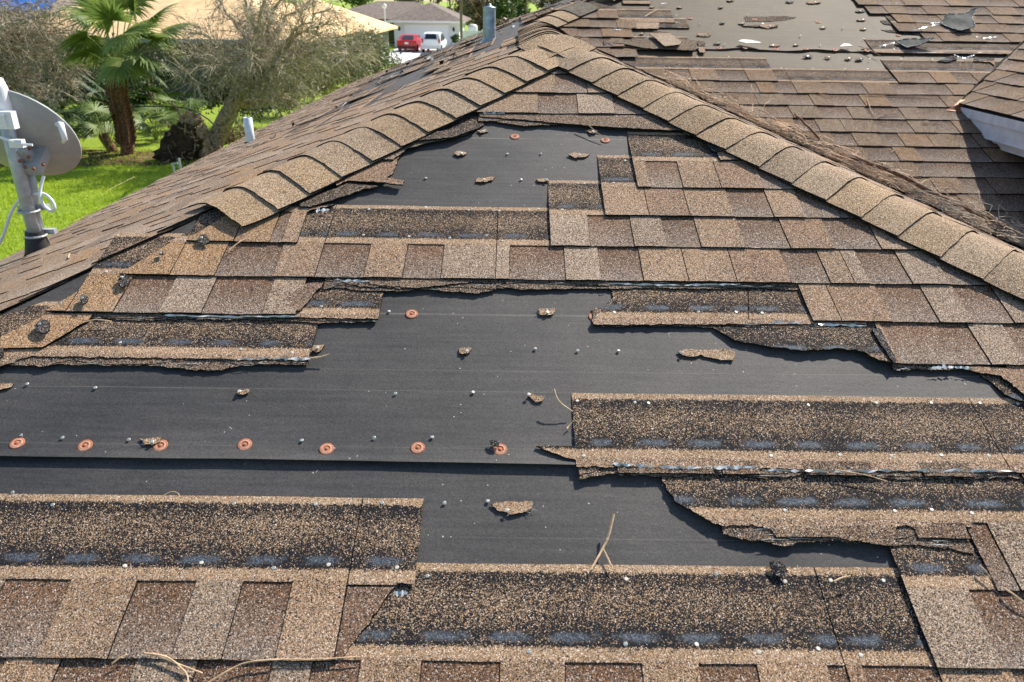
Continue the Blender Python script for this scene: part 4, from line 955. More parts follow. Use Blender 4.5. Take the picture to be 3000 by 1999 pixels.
mb = MB(); mb.add([(-900, -300, GZ), (900, -300, GZ), (900, 1500, GZ), (-900, 1500, GZ)], [(0, 1, 2, 3)]); kind(mb.build('lawn', M['grass']), 'structure')
mb = MB(); mb.add([(-11.6, 60, GZ + .02), (-4.6, 60, GZ + .02), (-5.2, 82, GZ + .02), (-11.9, 82, GZ + .02)], [(0, 1, 2, 3)]); kind(mb.build('driveway', M['conc']), 'structure')
mb = MB(); a = ground(200, 470); c = ground(470, 420)
pl = [(a.x - 3 + 8 * q + nz(q * 5, 1) * .5, a.y + (1.2 + .6 * nz(q * 7, 3)) * sg + .8 * q) for sg, qs in ((-1, lin(0, 1, .05)), (1, lin(0, 1, .05)[::-1])) for q in qs]
mb.add([(x, y, GZ + .012) for x, y in pl], [tuple(range(len(pl)))]); kind(mb.build('mulch_bed', M['mulch']), 'structure')
mb = MB(); p = ground(420, 262); mb.add([(p.x - 3, p.y - .6, GZ + .02), (p.x + 3, p.y - .6, GZ + .02), (p.x + 3, p.y + 2, GZ + .02), (p.x - 3, p.y + 2, GZ + .02)], [(0, 1, 2, 3)]); kind(mb.build('patio', M['conc']), 'structure')
mb = MB(); R = random.Random(2)
for i in range(46000):
    y = 8.5 + 15 * R.random() ** 1.2; x = -4.6 - (y * .62 - 1.0) * R.random() + .4; h_ = R.uniform(.03, .085) * (1 + .5 * nz(x * 1.3, y * 1.3)); a = R.uniform(0, 6.28); w = .004 + .0006 * y
    dx, dy = cos(a) * w, sin(a) * w; lx, ly_ = R.uniform(-.03, .03), R.uniform(-.03, .03)
    mb.add([(x - dx, y - dy, GZ), (x + dx, y + dy, GZ), (x + lx, y + ly_, GZ + h_)], [(0, 1, 2)])
kind(mb.build('grass', M['blade']), 'stuff')

# ---- plants
def leafcloud(mb, c, rad, n, size, R, mi=0, shell=.35, flat=0.0, elong=2.0):
    c = Vector(c)
    for i in range(n):
        d = Vector((R.gauss(0, 1), R.gauss(0, 1), R.gauss(0, 1))).normalized(); q = (shell + (1 - shell) * R.random()) ** .8
        bumpy = .75 + .5 * nz(d.x * 2.2, d.y * 2.2, d.z * 2.2 + c.x)
        p = c + Vector((d.x * rad[0], d.y * rad[1], d.z * rad[2])) * q * bumpy
        if p.z < GZ + .02: p.z = GZ + .02 + abs(p.z - GZ) * .2
        a = Vector((R.gauss(0, 1), R.gauss(0, 1), R.gauss(0, .7))).normalized(); b = a.orthogonal().normalized(); s = size * R.uniform(.6, 1.4)
        mb.add([p - a * s * elong * .5, p + b * s * .5, p + a * s * elong * .5, p - b * s * .5], [(0, 1, 2, 3)], mi)
def limb(mb, pts, r0, r1, R, n=6, sides=6, mi=0, jit=.04):
    """smooth jittered branch through the points; returns its samples"""
    P = []; m = len(pts)
    for i in range(m - 1):
        p0, p1, p2, p3 = pts[max(0, i - 1)], pts[i], pts[i + 1], pts[min(m - 1, i + 2)]
        for k in range(n):
            t = k / n; P.append(.5 * ((2 * p1) + (p2 - p0) * t + (2 * p0 - 5 * p1 + 4 * p2 - p3) * t * t + (3 * p1 - p0 - 3 * p2 + p3) * t ** 3))
    P.append(pts[-1]); L = len(P)
    for i in range(1, L): P[i] = P[i] + Vector((R.gauss(0, 1), R.gauss(0, 1), R.gauss(0, 1))) * jit * (i / L)
    mb.tube(P, [r0 + (r1 - r0) * i / (L - 1) for i in range(L)], sides, mi, cap=False); return P
def twiggy(mb, P, R, lvl, length, r, count, spread=.8, droop=0.0, leaf=None, tips=None, bias=None):
    for c in range(count):
        i = int((.25 + .75 * R.random()) * (len(P) - 2)); p = P[i]; t = (P[i + 1] - P[i]).normalized()
        d = (t * .8 + Vector((R.gauss(0, 1), R.gauss(0, 1), R.gauss(0, 1))) * spread + (bias or Vector())).normalized()
        n = 5; Q = [p]; L = length * R.uniform(.5, 1.3)
        for k in range(n):
            d = (d + Vector((R.gauss(0, .2), R.gauss(0, .2), R.gauss(0, .2) - droop * .12))).normalized(); q = Q[-1] + d * L / n
            if q.z < GZ + .1: q.z = GZ + .1
            Q.append(q)
        mb.tube(Q, [r * (1 - .8 * k / n) for k in range(n + 1)], 3 if lvl < 2 else 4, 0, cap=False)
        if lvl > 1: twiggy(mb, Q, R, lvl - 1, length * .7, r * .62, max(3, int(count * .32)), spread, droop, leaf, tips, bias)
        elif tips is not None: tips.append(Q)

# uprooted tree
base = ground(600, 466); Y0 = base.y
ut = thing('uprooted_tree', 'uprooted tree leaning right with its torn root ball standing out of the lawn', 'tree', base)
R = random.Random(11)
def U(px, py, dy=0.0): return at_depth(px, py, Y0 + dy)
mb = MB()
P0 = limb(mb, [U(612, 445, .3), U(640, 395, .2), U(668, 335), U(700, 275), U(735, 240), U(790, 215)], .30, .15, R, 6, 10, 0, .02)
limb(mb, [U(690, 300, .1), U(740, 305, .4), U(800, 296, .8), U(860, 300, 1.0)], .16, .08, R, 5, 8, 0, .03)
mb.build('trunk', M['bark'], ut)
mb = MB(); tips = []
for (px, py, dy, r) in [(560, 70, -1, .06), (610, -30, 1, .07), (680, -70, -.5, .07), (735, -80, 1.5, .07), (800, -60, -1.5, .07), (860, -30, .5, .08), (930, -10, 2, .07), (960, 60, -1, .06), (1040, 110, 1, .06), (1060, 150, -1.5, .055), (1010, 200, .5, .05), (930, 250, -1.2, .05), (880, 300, 1, .05), (820, 340, -.8, .04), (500, 150, .5, .05), (540, 215, -1, .045), (470, 120, 1.5, .045), (600, 120, 2, .05), (760, 60, 2.5, .06), (890, 130, 2.5, .06), (820, 200, -2, .05), (720, 150, -2, .05), (650, 190, -1.6, .045), (1100, 175, 1.6, .045), (980, 20, -2, .05)]:
    s = P0[R.choice([-8, -6, -4, -2, -1])] if px > 600 else P0[R.choice([-12, -9, -7])]; e = U(px, py, dy); mid = s.lerp(e, .45) + Vector((R.uniform(-.3, .3), R.uniform(-.3, .3), R.uniform(.1, .5)))
    P = limb(mb, [s, mid, e], r * 1.15, r * .25, R, 7, 6, 0, .06)
    twiggy(mb, P, R, 2, .95, .015, 22, .6, .3, None, tips)
mb.build('branch', M['twigs'], ut)
mb = MB()
for Q in tips:
    pr = .22 if Q[-1].x > -6.4 or Q[-1].z < -1.0 else .08
    for k in range(9):
        if R.random() < pr:
            p = Q[R.randrange(1, len(Q))] + Vector((R.gauss(0, .05), R.gauss(0, .05), R.gauss(0, .05))); a = Vector((R.gauss(0, 1), R.gauss(0, 1), R.gauss(0, 1))).normalized(); b = a.orthogonal().normalized(); s = R.uniform(.018, .036)
            mb.add([p - a * s * 1.3, p + b * s * .6, p + a * s * 1.3, p - b * s * .6], [(0, 1, 2, 3)])
mb.build('crown', M['olive'], ut)
mb = MB(); rc = U(535, 420, -.1)
def blob(mb, c, rad, R, seed, n=22, m=14, amp=.35, mi=0, fq=2.2):
    V = []
    for j in range(m + 1):
        for i in range(n):
            th_, ph = pi * j / m, 2 * pi * i / n; d = Vector((sin(th_) * cos(ph), sin(th_) * sin(ph), cos(th_)))
            k = 1 + amp * nz(d.x * fq, d.y * fq, d.z * fq + seed) + amp * .5 * nz(d.x * 6, d.y * 6, d.z * 6 + seed)
            V.append(Vector(c) + Vector((d.x * rad[0], d.y * rad[1], d.z * rad[2])) * k)
    mb.add(V, [(j * n + i, j * n + (i + 1) % n, (j + 1) * n + (i + 1) % n, (j + 1) * n + i) for j in range(m) for i in range(n)], mi)
blob(mb, rc, (.62, .45, .55), R, 3, amp=.5); blob(mb, U(600, 420, .1), (.30, .35, .55), R, 8, 14, 10, .5, 1); blob(mb, U(560, 350, .1), (.38, .25, .20), R, 5, 12, 8, .6, 1); blob(mb, U(500, 455, -.3), (.45, .4, .25), R, 9, 14, 8, .5)
mb.build('root_ball', [M['soil'], M['soilp']], ut)
mb = MB()
for i in range(60):
    s = rc + Vector((R.uniform(-.5, .6), R.uniform(-.4, .1), R.uniform(-.4, .5))); e = s + Vector((R.uniform(-.6, .4), R.uniform(-.5, .1), R.uniform(-.7, .5)));
    e.z = max(e.z, GZ + .02); limb(mb, [s, s.lerp(e, .5) + Vector((R.gauss(0, .1), R.gauss(0, .1), R.gauss(0, .1))), e], R.uniform(.012, .035), .004, R, 4, 4, 0, .03)
limb(mb, [U(555, 400), U(520, 320, -.2), U(490, 295, -.2)], .06, .02, R, 5, 5, 0, .02); limb(mb, [U(500, 420), U(465, 460, -.3), U(450, 478, -.3)], .05, .02, R, 5, 5, 0, .02); limb(mb, [U(620, 410), U(650, 440, -.2), U(662, 448, -.2)], .06, .03, R, 5, 5, 0, .02)
mb.build('root', M['bark'], ut)

# big bare tree at the left edge
lb = ground(-260, 400); lt = thing('bare_tree', 'wide storm-stripped tree with grey tangled twigs at the left edge', 'tree', lb)
R = random.Random(17); yl = lb.y
mb = MB(); P1 = limb(mb, [lb, lb + Vector((.3, 0, 1.2)), lb + Vector((.7, -.2, 2.4)), lb + Vector((1.3, -.3, 3.4))], .34, .2, R, 6, 10, 0, .03); mb.build('trunk', M['bark'], lt)
mb = MB(); tips = []
for (px, py, dy) in [(60, 20, 0), (150, 0, 1), (230, 20, -1), (300, 40, 0), (330, 95, 1), (290, 150, -.5), (250, 190, .6), (300, 190, -1), (220, 225, 0), (240, 300, -.8), (100, 100, 1), (50, 190, -1), (20, 50, .5), (130, 320, .5), (30, 290, -.6), (180, 120, 1.4), (90, 240, 1.2), (200, 60, -1.6), (10, 140, 0), (120, 180, -1.4), (60, 330, 0), (-40, 60, 0), (-40, 200, 0), (160, 270, 1), (170, 60, .5)]:
    s = P1[R.choice([-10, -8, -5, -3, -1])]; e = at_depth(px, py, yl + dy); mid = s.lerp(e, .5) + Vector((0, R.uniform(-.3, .3), R.uniform(.0, .6)))
    P = limb(mb, [s, mid, e], R.uniform(.04, .07), .012, R, 7, 5, 0, .06); twiggy(mb, P, R, 2, 1.1, .015, 22, .6, .4, None, tips)
mb.build('branch', M['twigs'], lt)
mb = MB()
for Q in tips:
    for k in range(9):
        if R.random() < .7:
            p = Q[R.randrange(1, len(Q))] + Vector((R.gauss(0, .08), R.gauss(0, .08), R.gauss(0, .08))); a = Vector((R.gauss(0, 1), R.gauss(0, 1), R.gauss(0, .8))).normalized(); b = a.orthogonal().normalized(); s = R.uniform(.02, .042)
            mb.add([p - a * s * 1.4, p + b * s * .5, p + a * s * 1.4, p - b * s * .5], [(0, 1, 2, 3)], 0 if R.random() < .8 else 1)
mb.build('crown', [M['grey'], M['olive']], lt)

def fan(mb, hub, d, size, R, mi=0, n=26, spread=2.0, droop=.5):
    d = d.normalized(); up = Vector((0, 0, 1)); side = d.cross(up); side = side.normalized() if side.length > .1 else Vector((1, 0, 0)); nr = side.cross(d).normalized()
    tw = R.uniform(-.6, .6); side = (side * cos(tw) + nr * sin(tw)).normalized(); nr = side.cross(d).normalized()
    for i in range(n):
        a = -spread + 2 * spread * i / (n - 1) + R.uniform(-.04, .04); dr = d * cos(a) + side * sin(a) + nr * .18 * (1 - abs(a) / spread); L = size * (.72 + .28 * cos(a * .7)) * R.uniform(.88, 1.05)
        w = L * .042; sd = dr.cross(nr).normalized() * w; P = []; q = Vector(hub); k = 6; dd = dr.normalized()
        for j in range(k + 1):
            P.append(q.copy()); dd = (dd + Vector((0, 0, -droop * (.03 + .17 * (j / k) ** 1.5)))).normalized(); q = q + dd * L / k
        ws = [.35, .9, 1.0, .9, .65, .35, .03]; V = []
        for j in range(k + 1): V += [P[j] - sd * ws[j], P[j] + nr * w * .35 * ws[j], P[j] + sd * ws[j]]
        mb.add(V, [(3 * j + c, 3 * j + c + 1, 3 * j + c + 4, 3 * j + c + 3) for j in range(k) for c in (0, 1)], mi)
# cabbage palm
pb = ground(372, 452); pm = thing('palm_tree', 'fan palm with a rough brown trunk in the middle of the lawn bed', 'palm', pb)
R = random.Random(23); yp = pb.y
mb = MB(); path = [at_depth(374, 456, yp), at_depth(372, 420, yp), at_depth(366, 370, yp), at_depth(355, 320, yp), at_depth(346, 270, yp), at_depth(345, 220, yp)]
P = limb(mb, path, .20, .24, R, 6, 12, 0, .015)
for i, p in enumerate(P[6:]):
    for k in range(7):
        a = 2 * pi * k / 7 + i * .9; o = Vector((cos(a), sin(a), 0)); mb.tube([p + o * .2, p + o * .27 + Vector((0, 0, .07)), p + o * R.uniform(.27, .36) + Vector((0, 0, R.uniform(.12, .2)))], [.045, .035, .012], 4, 0)
mb.build('trunk', M['palmbark'], pm)
top = at_depth(345, 205, yp)
for (px, py, dy, dx_, dz_, sz) in [(255, 105, -.3, -.5, -.5, .95), (300, 135, .5, -.4, -.8, .9), (330, 60, -.8, -.2, .5, .9), (390, 40, .3, .1, .9, .9), (420, 110, -.6, .4, .1, .9), (375, 20, -.2, .2, .8, 1.0), (478, 95, -.1, .8, .2, .95), (425, 165, -.9, .6, -.6, .85), (345, 185, -1.0, -.2, -.8, .75), (365, 175, -.9, .4, -.9, .8), (300, 40, .6, -.3, .7, .9), (270, 60, .3, -.6, .5, .85), (440, 60, .6, .6, .6, .9), (360, 100, -1.0, .3, -.2, .9), (320, 150, 1.0, -.5, -.6, .8), (470, 130, .5, .6, -.5, .8), (355, -10, .5, -.1, 1, 1.0), (250, 150, .2, -.6, -.7, .8), (410, 190, .4, .5, -.9, .8), (395, 90, .9, .4, .2, .9)]:
    hub = at_depth(px, py, yp + dy); m_ = MB(); st = top + Vector((R.uniform(-.1, .1), R.uniform(-.1, .1), R.uniform(-.3, .1)))
    limb(m_, [st, st.lerp(hub, .5) + Vector((0, 0, .12)), hub], .022, .012, R, 4, 5, 1, 0)
    fan(m_, hub, Vector((dx_, dy * .4, dz_ * .6)), sz * 1.3, R, 0, 34, 2.0, 1.15); m_.build('frond', [M['palm'], M['palmy']], pm)
R = random.Random(29)
def palmetto(px, py, n, sz, label, yoff=0, m_='palmd', h=.7):
    b = ground(px, py); b.y += yoff; t = thing('palmetto', label, 'shrub', b, 'palmettos in the bed behind the lawn')
    for i in range(n):
        a = R.uniform(0, 6.28); mb = MB(); hub = b + Vector((cos(a) * R.uniform(.15, .6), sin(a) * R.uniform(.15, .6), R.uniform(.35, 1.0) * h * 1.4)); limb(mb, [b, b.lerp(hub, .6) + Vector((0, 0, .1)), hub], .014, .009, R, 3, 4, 1, 0)
        fan(mb, hub, Vector((cos(a), sin(a), R.uniform(-.2, .7))), sz * R.uniform(.8, 1.15), R, 0, 20, 1.8, .8); mb.build('frond', [M[m_], M['palmy']], t)
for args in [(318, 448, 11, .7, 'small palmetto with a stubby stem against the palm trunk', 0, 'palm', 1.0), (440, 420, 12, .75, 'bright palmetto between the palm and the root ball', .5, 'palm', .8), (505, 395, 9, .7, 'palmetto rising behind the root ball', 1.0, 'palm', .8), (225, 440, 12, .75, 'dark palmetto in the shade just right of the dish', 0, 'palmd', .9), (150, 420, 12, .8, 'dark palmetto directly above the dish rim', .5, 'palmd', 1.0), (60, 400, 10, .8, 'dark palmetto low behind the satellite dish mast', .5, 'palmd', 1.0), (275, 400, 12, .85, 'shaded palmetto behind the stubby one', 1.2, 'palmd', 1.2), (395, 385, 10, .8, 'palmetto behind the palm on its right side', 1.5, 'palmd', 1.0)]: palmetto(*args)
mb = MB(); sp = ground(322, 446); limb(mb, [sp + Vector((.15, 0, 0)), sp + Vector((0, 0, .25)), sp + Vector((-.12, 0, .55))], .14, .16, R, 4, 8, 0, .02); single(mb, 'palm_stump', M['palmbark'], 'short brown palm stem leaning left at the foot of the fan palm', 'stump')
def shrub(px, py, dy, rad, n, size, m_, label, seed, name='shrub', group=None, zc=None):
    R = random.Random(seed); b = ground(px, py); b.y += dy; t = thing(name, label, 'shrub', b, group); mb = MB()
    for i in range(6):
        o = Vector((R.uniform(-.6, .6) * rad[0], R.uniform(-.4, .4) * rad[1], rad[2] * R.uniform(.5, 1.0))); leafcloud(mb, b + o, (rad[0] * .6, rad[1] * .6, rad[2] * .55), n // 6, size, R, 0, .3)
    mb.build('foliage', M[m_], t); mb = MB()
    for i in range(8): e = b + Vector((R.uniform(-.7, .7) * rad[0], R.uniform(-.4, .4) * rad[1], rad[2] * R.uniform(.9, 1.6))); limb(mb, [b + Vector((R.uniform(-.2, .2), 0, 0)), b.lerp(e, .5), e], .02, .006, R, 3, 4, 0, .04)
    mb.build('stem', M['twigs'], t)
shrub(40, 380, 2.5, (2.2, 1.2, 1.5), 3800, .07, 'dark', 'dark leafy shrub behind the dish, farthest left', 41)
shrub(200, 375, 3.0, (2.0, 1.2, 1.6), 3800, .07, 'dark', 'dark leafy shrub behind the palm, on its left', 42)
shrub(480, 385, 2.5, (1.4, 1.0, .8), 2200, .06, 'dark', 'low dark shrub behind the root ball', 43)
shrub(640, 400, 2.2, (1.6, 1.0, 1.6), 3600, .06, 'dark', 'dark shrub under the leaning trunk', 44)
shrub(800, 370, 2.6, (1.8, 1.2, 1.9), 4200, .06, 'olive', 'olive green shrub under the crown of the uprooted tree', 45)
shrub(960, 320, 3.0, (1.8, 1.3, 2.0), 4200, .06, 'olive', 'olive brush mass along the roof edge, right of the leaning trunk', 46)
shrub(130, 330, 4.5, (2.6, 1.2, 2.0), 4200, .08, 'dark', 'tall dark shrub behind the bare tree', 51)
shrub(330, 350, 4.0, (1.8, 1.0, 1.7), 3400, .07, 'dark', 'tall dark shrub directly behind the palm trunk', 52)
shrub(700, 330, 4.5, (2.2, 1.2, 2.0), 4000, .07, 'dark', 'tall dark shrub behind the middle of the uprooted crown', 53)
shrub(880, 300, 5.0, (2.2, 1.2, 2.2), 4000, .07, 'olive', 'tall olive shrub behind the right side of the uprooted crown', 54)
shrub(800, 350, .8, (1.0, .8, .9), 2200, .05, 'olive', 'low olive brush against the left eave, below the crown', 55)
shrub(900, 310, 1.0, (1.2, .9, 1.1), 2600, .05, 'brownleaf', 'dry brown brush along the eave under the crown', 56)
shrub(1010, 262, 1.5, (1.3, 1.0, 1.3), 2800, .055, 'olive', 'olive brush farthest right along the eave', 57)
shrub(690, 440, .2, (.9, .7, .5), 900, .05, 'brownleaf', 'brown weeds next to the white vent pipe', 47)
shrub(1085, 290, 4.5, (1.15, 1.2, 2.0), 3000, .065, 'green', 'bright green shrub in front of the orange roof corner', 48)
shrub(1010, 300, 5.0, (1.4, 1.4, 2.4), 3200, .065, 'olive', 'tall olive shrub left of the bright green one', 49)

# ---- neighbouring houses
def hip_roof(mb, x0, x1, y0, y1, z, zr, mi=0, th=.14):
    w, l = x1 - x0, y1 - y0; k = min(w, l) / 2
    if w >= l: a, b = (x0 + k, (y0 + y1) / 2, zr), (x1 - k, (y0 + y1) / 2, zr)
    else: a, b = ((x0 + x1) / 2, y0 + k, zr), ((x0 + x1) / 2, y1 - k, zr)
    V = [(x0, y0, z), (x1, y0, z), (x1, y1, z), (x0, y1, z), a, b]
    F = [(0, 1, 5, 4), (1, 2, 5), (2, 3, 4, 5), (3, 0, 4)] if w >= l else [(0, 1, 4), (1, 2, 5, 4), (2, 3, 5), (3, 0, 4, 5)]
    mb.add(V, F, mi); lo = [(p[0], p[1], p[2] - th) for p in V[:4]]
    mb.add(V[:4] + lo, [(0, 4, 5, 1), (1, 5, 6, 2), (2, 6, 7, 3), (3, 7, 4, 0), (4, 7, 6, 5)], mi)
oh = thing('orange_roof_house', 'house with bare orange plywood roof sheathing behind the palm', 'house', (-18, 44, GZ))
mb = MB(); bx(mb, -25.5, -11.3, 40, 52, GZ, -.98); bx(mb, -18, -9.6, 51.5, 60, GZ, -.98); mb.build('wall', M['owall'], oh)
mb = MB(); hip_roof(mb, -26.2, -10.4, 38.6, 53.5, -.86, 2.35); mb.build('roof', M['oroof'], oh)
mb = MB(); hip_roof(mb, -19, -9.0, 50.8, 61, -.88, 1.0); o = mb.build('roof', M['oroof'], oh)
mb = MB(); bx(mb, -26.25, -10.35, 38.5, 38.59, -1.06, -.87); mb.build('fascia', M['slat'], oh)
for x in (-23.5, -20.5, -13.2):
    mb = MB(); bx(mb, x - .55, x + .55, 39.94, 39.99, GZ + .9, GZ + 2.1); mb.build('window', M['glass'], oh)
fp = ground(430, 252); fe = ground(545, 252)
fn = thing('slat_fence', 'grey vertical slat screen standing under the orange roof', 'fence', ((fp.x + fe.x) / 2, fp.y, GZ)); mb = MB()
for i in range(22): x = fp.x + (fe.x - fp.x) * i / 21; bx(mb, x - .028, x + .028, fp.y - .02, fp.y + .02, GZ + .05, GZ + 1.75)
mb.build('slats', M['slat'], fn); mb = MB(); bx(mb, fp.x - .08, fe.x + .08, fp.y + .022, fp.y + .06, GZ + .3, GZ + .38); bx(mb, fp.x - .08, fe.x + .08, fp.y + .022, fp.y + .06, GZ + 1.5, GZ + 1.58); mb.build('rail', M['slat'], fn)
mb = MB(); bx(mb, fe.x + .06, fe.x + .16, fp.y - .05, fp.y + .05, GZ, GZ + 2.5); mb.build('post', M['cable'], fn)
p = ground(428, 280); mb = MB(); mb.lathe([(.14, 0), (.23, .1), (.27, .25), (.2, .36), (.22, .42), (.17, .42), (.15, .34)], 18, Matrix.Translation(p)); single(mb, 'glazed_pot', M['pot'], 'round teal glazed pot on the grass beside the palm', 'pot', None, True)
th_ = thing('tarped_house', 'brown roofed house far left with a blue tarp over its ridge', 'house', (-40, 62, GZ)); mb = MB(); bx(mb, -50, -33.8, 58, 70, GZ, -1); mb.build('wall', M['owall'], th_)
mb = MB(); hip_roof(mb, -51, -33, 57, 71, -.9, 2.2); mb.build('roof', M['groof'], th_)
mb = MB(); V = []
for q in lin(0, 1, .1):
    for r_ in lin(0, 1, .1): V.append((-46 + 12 * q, 58.6 + 5.6 * r_, -.52 + 2.70 * (r_ * 5.6 + 1.6 - 1.0) / 6.4 * 1.1 + .10 * nz(q * 6, r_ * 6) + .15))
mb.add(V, [(i * 11 + j, (i + 1) * 11 + j, (i + 1) * 11 + j + 1, i * 11 + j + 1) for i in range(10) for j in range(10)]); single(mb, 'roof_tarp', M['tarp'], 'bright blue tarp spread over the brown roof, top left corner', 'tarp')
wh = thing('white_house', 'white house with a double garage door at the end of the driveway', 'house', (-10, 86, GZ))
mb = MB(); bx(mb, -12.4, -5.8, 82, 88, GZ, -1.06); bx(mb, -21, -6.2, 88, 98, GZ, -1.02); mb.build('wall', M['wallw'], wh)
mb = MB(); hip_roof(mb, -13.0, -5.2, 81.4, 95, -1.0, .68); hip_roof(mb, -21.7, -5.6, 87, 99, -.98, .74); mb.build('roof', M['groof'], wh)
mb = MB(); bx(mb, -13.05, -5.15, 81.3, 81.39, -1.17, -.99); mb.build('fascia', M['wallw'], wh)
mb = MB(); bx(mb, -11.3, -6.9, 81.93, 81.985, GZ + .02, GZ + 2.15)
for i in range(1, 4): bx(mb, -11.3, -6.9, 81.92, 81.929, GZ + .54 * i - .012, GZ + .54 * i + .012)
mb.build('garage_door', M['door'], wh); mb = MB()
bx(mb, -11.5, -11.31, 81.9, 81.98, GZ, GZ + 2.3); bx(mb, -6.89, -6.7, 81.9, 81.98, GZ, GZ + 2.3); bx(mb, -11.3, -6.9, 81.9, 81.98, GZ + 2.16, GZ + 2.3); mb.build('door_frame', M['cable'], wh)
for x in (-11.85, -6.35): mb = MB(); mb.lathe([(.02, 0), (.1, .05), (.12, .3), (.03, .42)], 8, Matrix.Translation((x, 81.85, GZ + 1.55))); mb.build('wall_lamp', M['rubber'], wh)
mb = MB(); bx(mb, -13.9, -12.5, 87.93, 87.985, GZ + .05, GZ + 2.1); mb.build('entry_door', M['glass'], wh)
mb = MB(); bx(mb, -14.0, -13.9, 87.9, 87.98, GZ, GZ + 2.2); bx(mb, -12.9, -12.85, 87.9, 87.925, GZ, GZ + 2.2); mb.build('door_frame', M['cable'], wh)
wf = thing('white_fence', 'short white vinyl fence run right of the garage', 'fence', (-4.7, 84, GZ)); mb = MB(); bx(mb, -5.7, -3.6, 84, 84.05, GZ + .05, GZ + 1.55); mb.build('panel', M['cable'], wf); mb = MB(); bx(mb, -3.6, -3.48, 83.96, 84.08, GZ, GZ + 1.7); mb.build('post', M['cable'], wf)
mb = MB(); mb.lathe([(.5, 0), (.52, .1), (.52, 1.75), (.45, 1.95), (.2, 2.05), (.02, 2.07)], 18, Matrix.Translation((-4.6, 85.6, GZ + .1))); single(mb, 'white_tank', M['cable'], 'round white tank behind the white fence', 'tank', None, True)
# cars
def car(name, label, x, y, W_, prof, roof0, paint, suv, rot=0.0):
    T = Matrix.Translation((x, y, GZ + .02)) @ Matrix.Rotation(rot, 4, 'Z'); t = thing(name, label, 'car', (x, y, GZ))
    def wd(z): return W_ / 2 * (1.0 if z < .95 else 1.0 - .22 * (z - .95) / .6) * (.94 if z < .35 else 1)
    mb = MB(); n = len(prof); secs = 5; V = []
    for k in range(secs):
        q = -1 + 2 * k / (secs - 1)
        for (yy, z) in prof: V.append(T @ Vector((q * wd(z) , yy + (.10 * q * q if yy < 0 else -.25 * q * q), z - .02 * q * q)))
    fs = [(k * n + i, k * n + (i + 1) % n, (k + 1) * n + (i + 1) % n, (k + 1) * n + i) for k in range(secs - 1) for i in range(n)]
    mb.add(V, fs, 0); mb.add(V[:n], [tuple(range(n))], 0); mb.add(V[-n:], [tuple(range(n))[::-1]], 0)
    mb.build('body', paint, t)
    def part(nm, pts, m_, off): 
        mb = MB(); mb.prism([T @ Vector(p) for p in pts], (0, 0, 0), off, 0); return mb.build(nm, m_, t)
    (ya, za), (yb, zb) = roof0
    part('rear_window', [(-.56, ya + .02, za), (.56, ya + .02, za), (.47, yb, zb), (-.47, yb, zb)], M['glass'], (0, -.035, .02))
    for s in (-1, 1):
        for y_ in (-W_ * .75, W_ * .78):
            w = T @ Vector((s * (W_ / 2 - .1), y_, .32)); mb = MB(); RT = Matrix.Translation(w) @ Matrix.Rotation(pi / 2, 4, 'Y'); mb.lathe([(.05, -.12), (.3, -.12), (.33, -.08), (.33, .08), (.3, .12), (.05, .12)], 18, RT); wl = mb.build('wheel', M['tyre'], t)
            mb = MB(); mb.lathe([(.02, 0), (.19, 0), (.2, .01), (.19, .02), (.02, .03)], 14, Matrix.Translation(w + Vector((s * .115, 0, 0))) @ Matrix.Rotation(s * pi / 2, 4, 'Y')); mb.build('rim', M['rim'], wl)
        zt = 1.02 if suv else .88; mb = MB(); mb.box(T @ Vector((s * (W_ / 2 - .16), prof[2][0] + .06, zt)), (.24 if not suv else .14, .12, .2 if not suv else .34)); mb.build('tail_light', M['lampr'], t)
        pts = [(s * (wd(1.2) + .0), -1.25, 1.0), (s * wd(1.2), 1.0, 1.0), (s * wd(1.4), .45, zb), (s * wd(1.4), -.75, zb)]
        part('side_window', pts, M['glass'], (s * .03, 0, 0))
    mb = MB(); mb.box(T @ Vector((0, prof[2][0] - .02, .78)), (.34, .05, .17)); mb.build('number_plate', M['plate'], t)
    mb = MB(); mb.box(T @ Vector((0, prof[1][0] - .04, .42)), (W_ * .92, .16, .2)); mb.build('bumper', M['rubber'] if not suv else M['rim'], t)
    return t
car('red_sedan', 'red sedan parked on the driveway, seen from behind', -10.0, 76.2, 1.82, [(-2.15, .25), (-2.3, .45), (-2.3, .9), (-2.2, 1.02), (-1.75, 1.06), (-.95, 1.42), (-.2, 1.47), (.5, 1.42), (1.2, 1.0), (2.1, .85), (2.3, .5), (2.25, .25)], ((-1.72, 1.09), (-1.02, 1.38)), M['red'], False, radians(-3))
car('white_suv', 'white sport utility car parked beside the red sedan', -7.72, 75.6, 1.86, [(-2.05, .3), (-2.2, .5), (-2.2, 1.05), (-2.15, 1.15), (-1.9, 1.62), (-1.6, 1.72), (-.3, 1.74), (.5, 1.66), (1.2, 1.12), (2.1, .98), (2.25, .55), (2.2, .3)], ((-2.14, 1.16), (-1.92, 1.58)), M['wcar'], True, radians(-3))
pp = thing('potted_plant', 'yellow green plant in a pot at the garage corner', 'plant', (-6.1, 81, GZ)); mb = MB(); mb.lathe([(.18, 0), (.26, .4), (.22, .4), (.2, .34)], 12, Matrix.Translation((-6.1, 81, GZ))); mb.build('pot', M['pot'], pp); mb = MB(); leafcloud(mb, (-6.1, 81, GZ + .9), (.55, .55, .55), 260, .14, random.Random(3)); mb.build('foliage', M['green'], pp)
mb = MB(); mb.lathe([(.2, 0), (.3, .55), (.25, .55), (.2, .5)], 14, Matrix.Translation((-5.0, 80.5, GZ))); single(mb, 'clay_pot', M['clay'], 'empty terracotta pot near the white fence', 'pot')
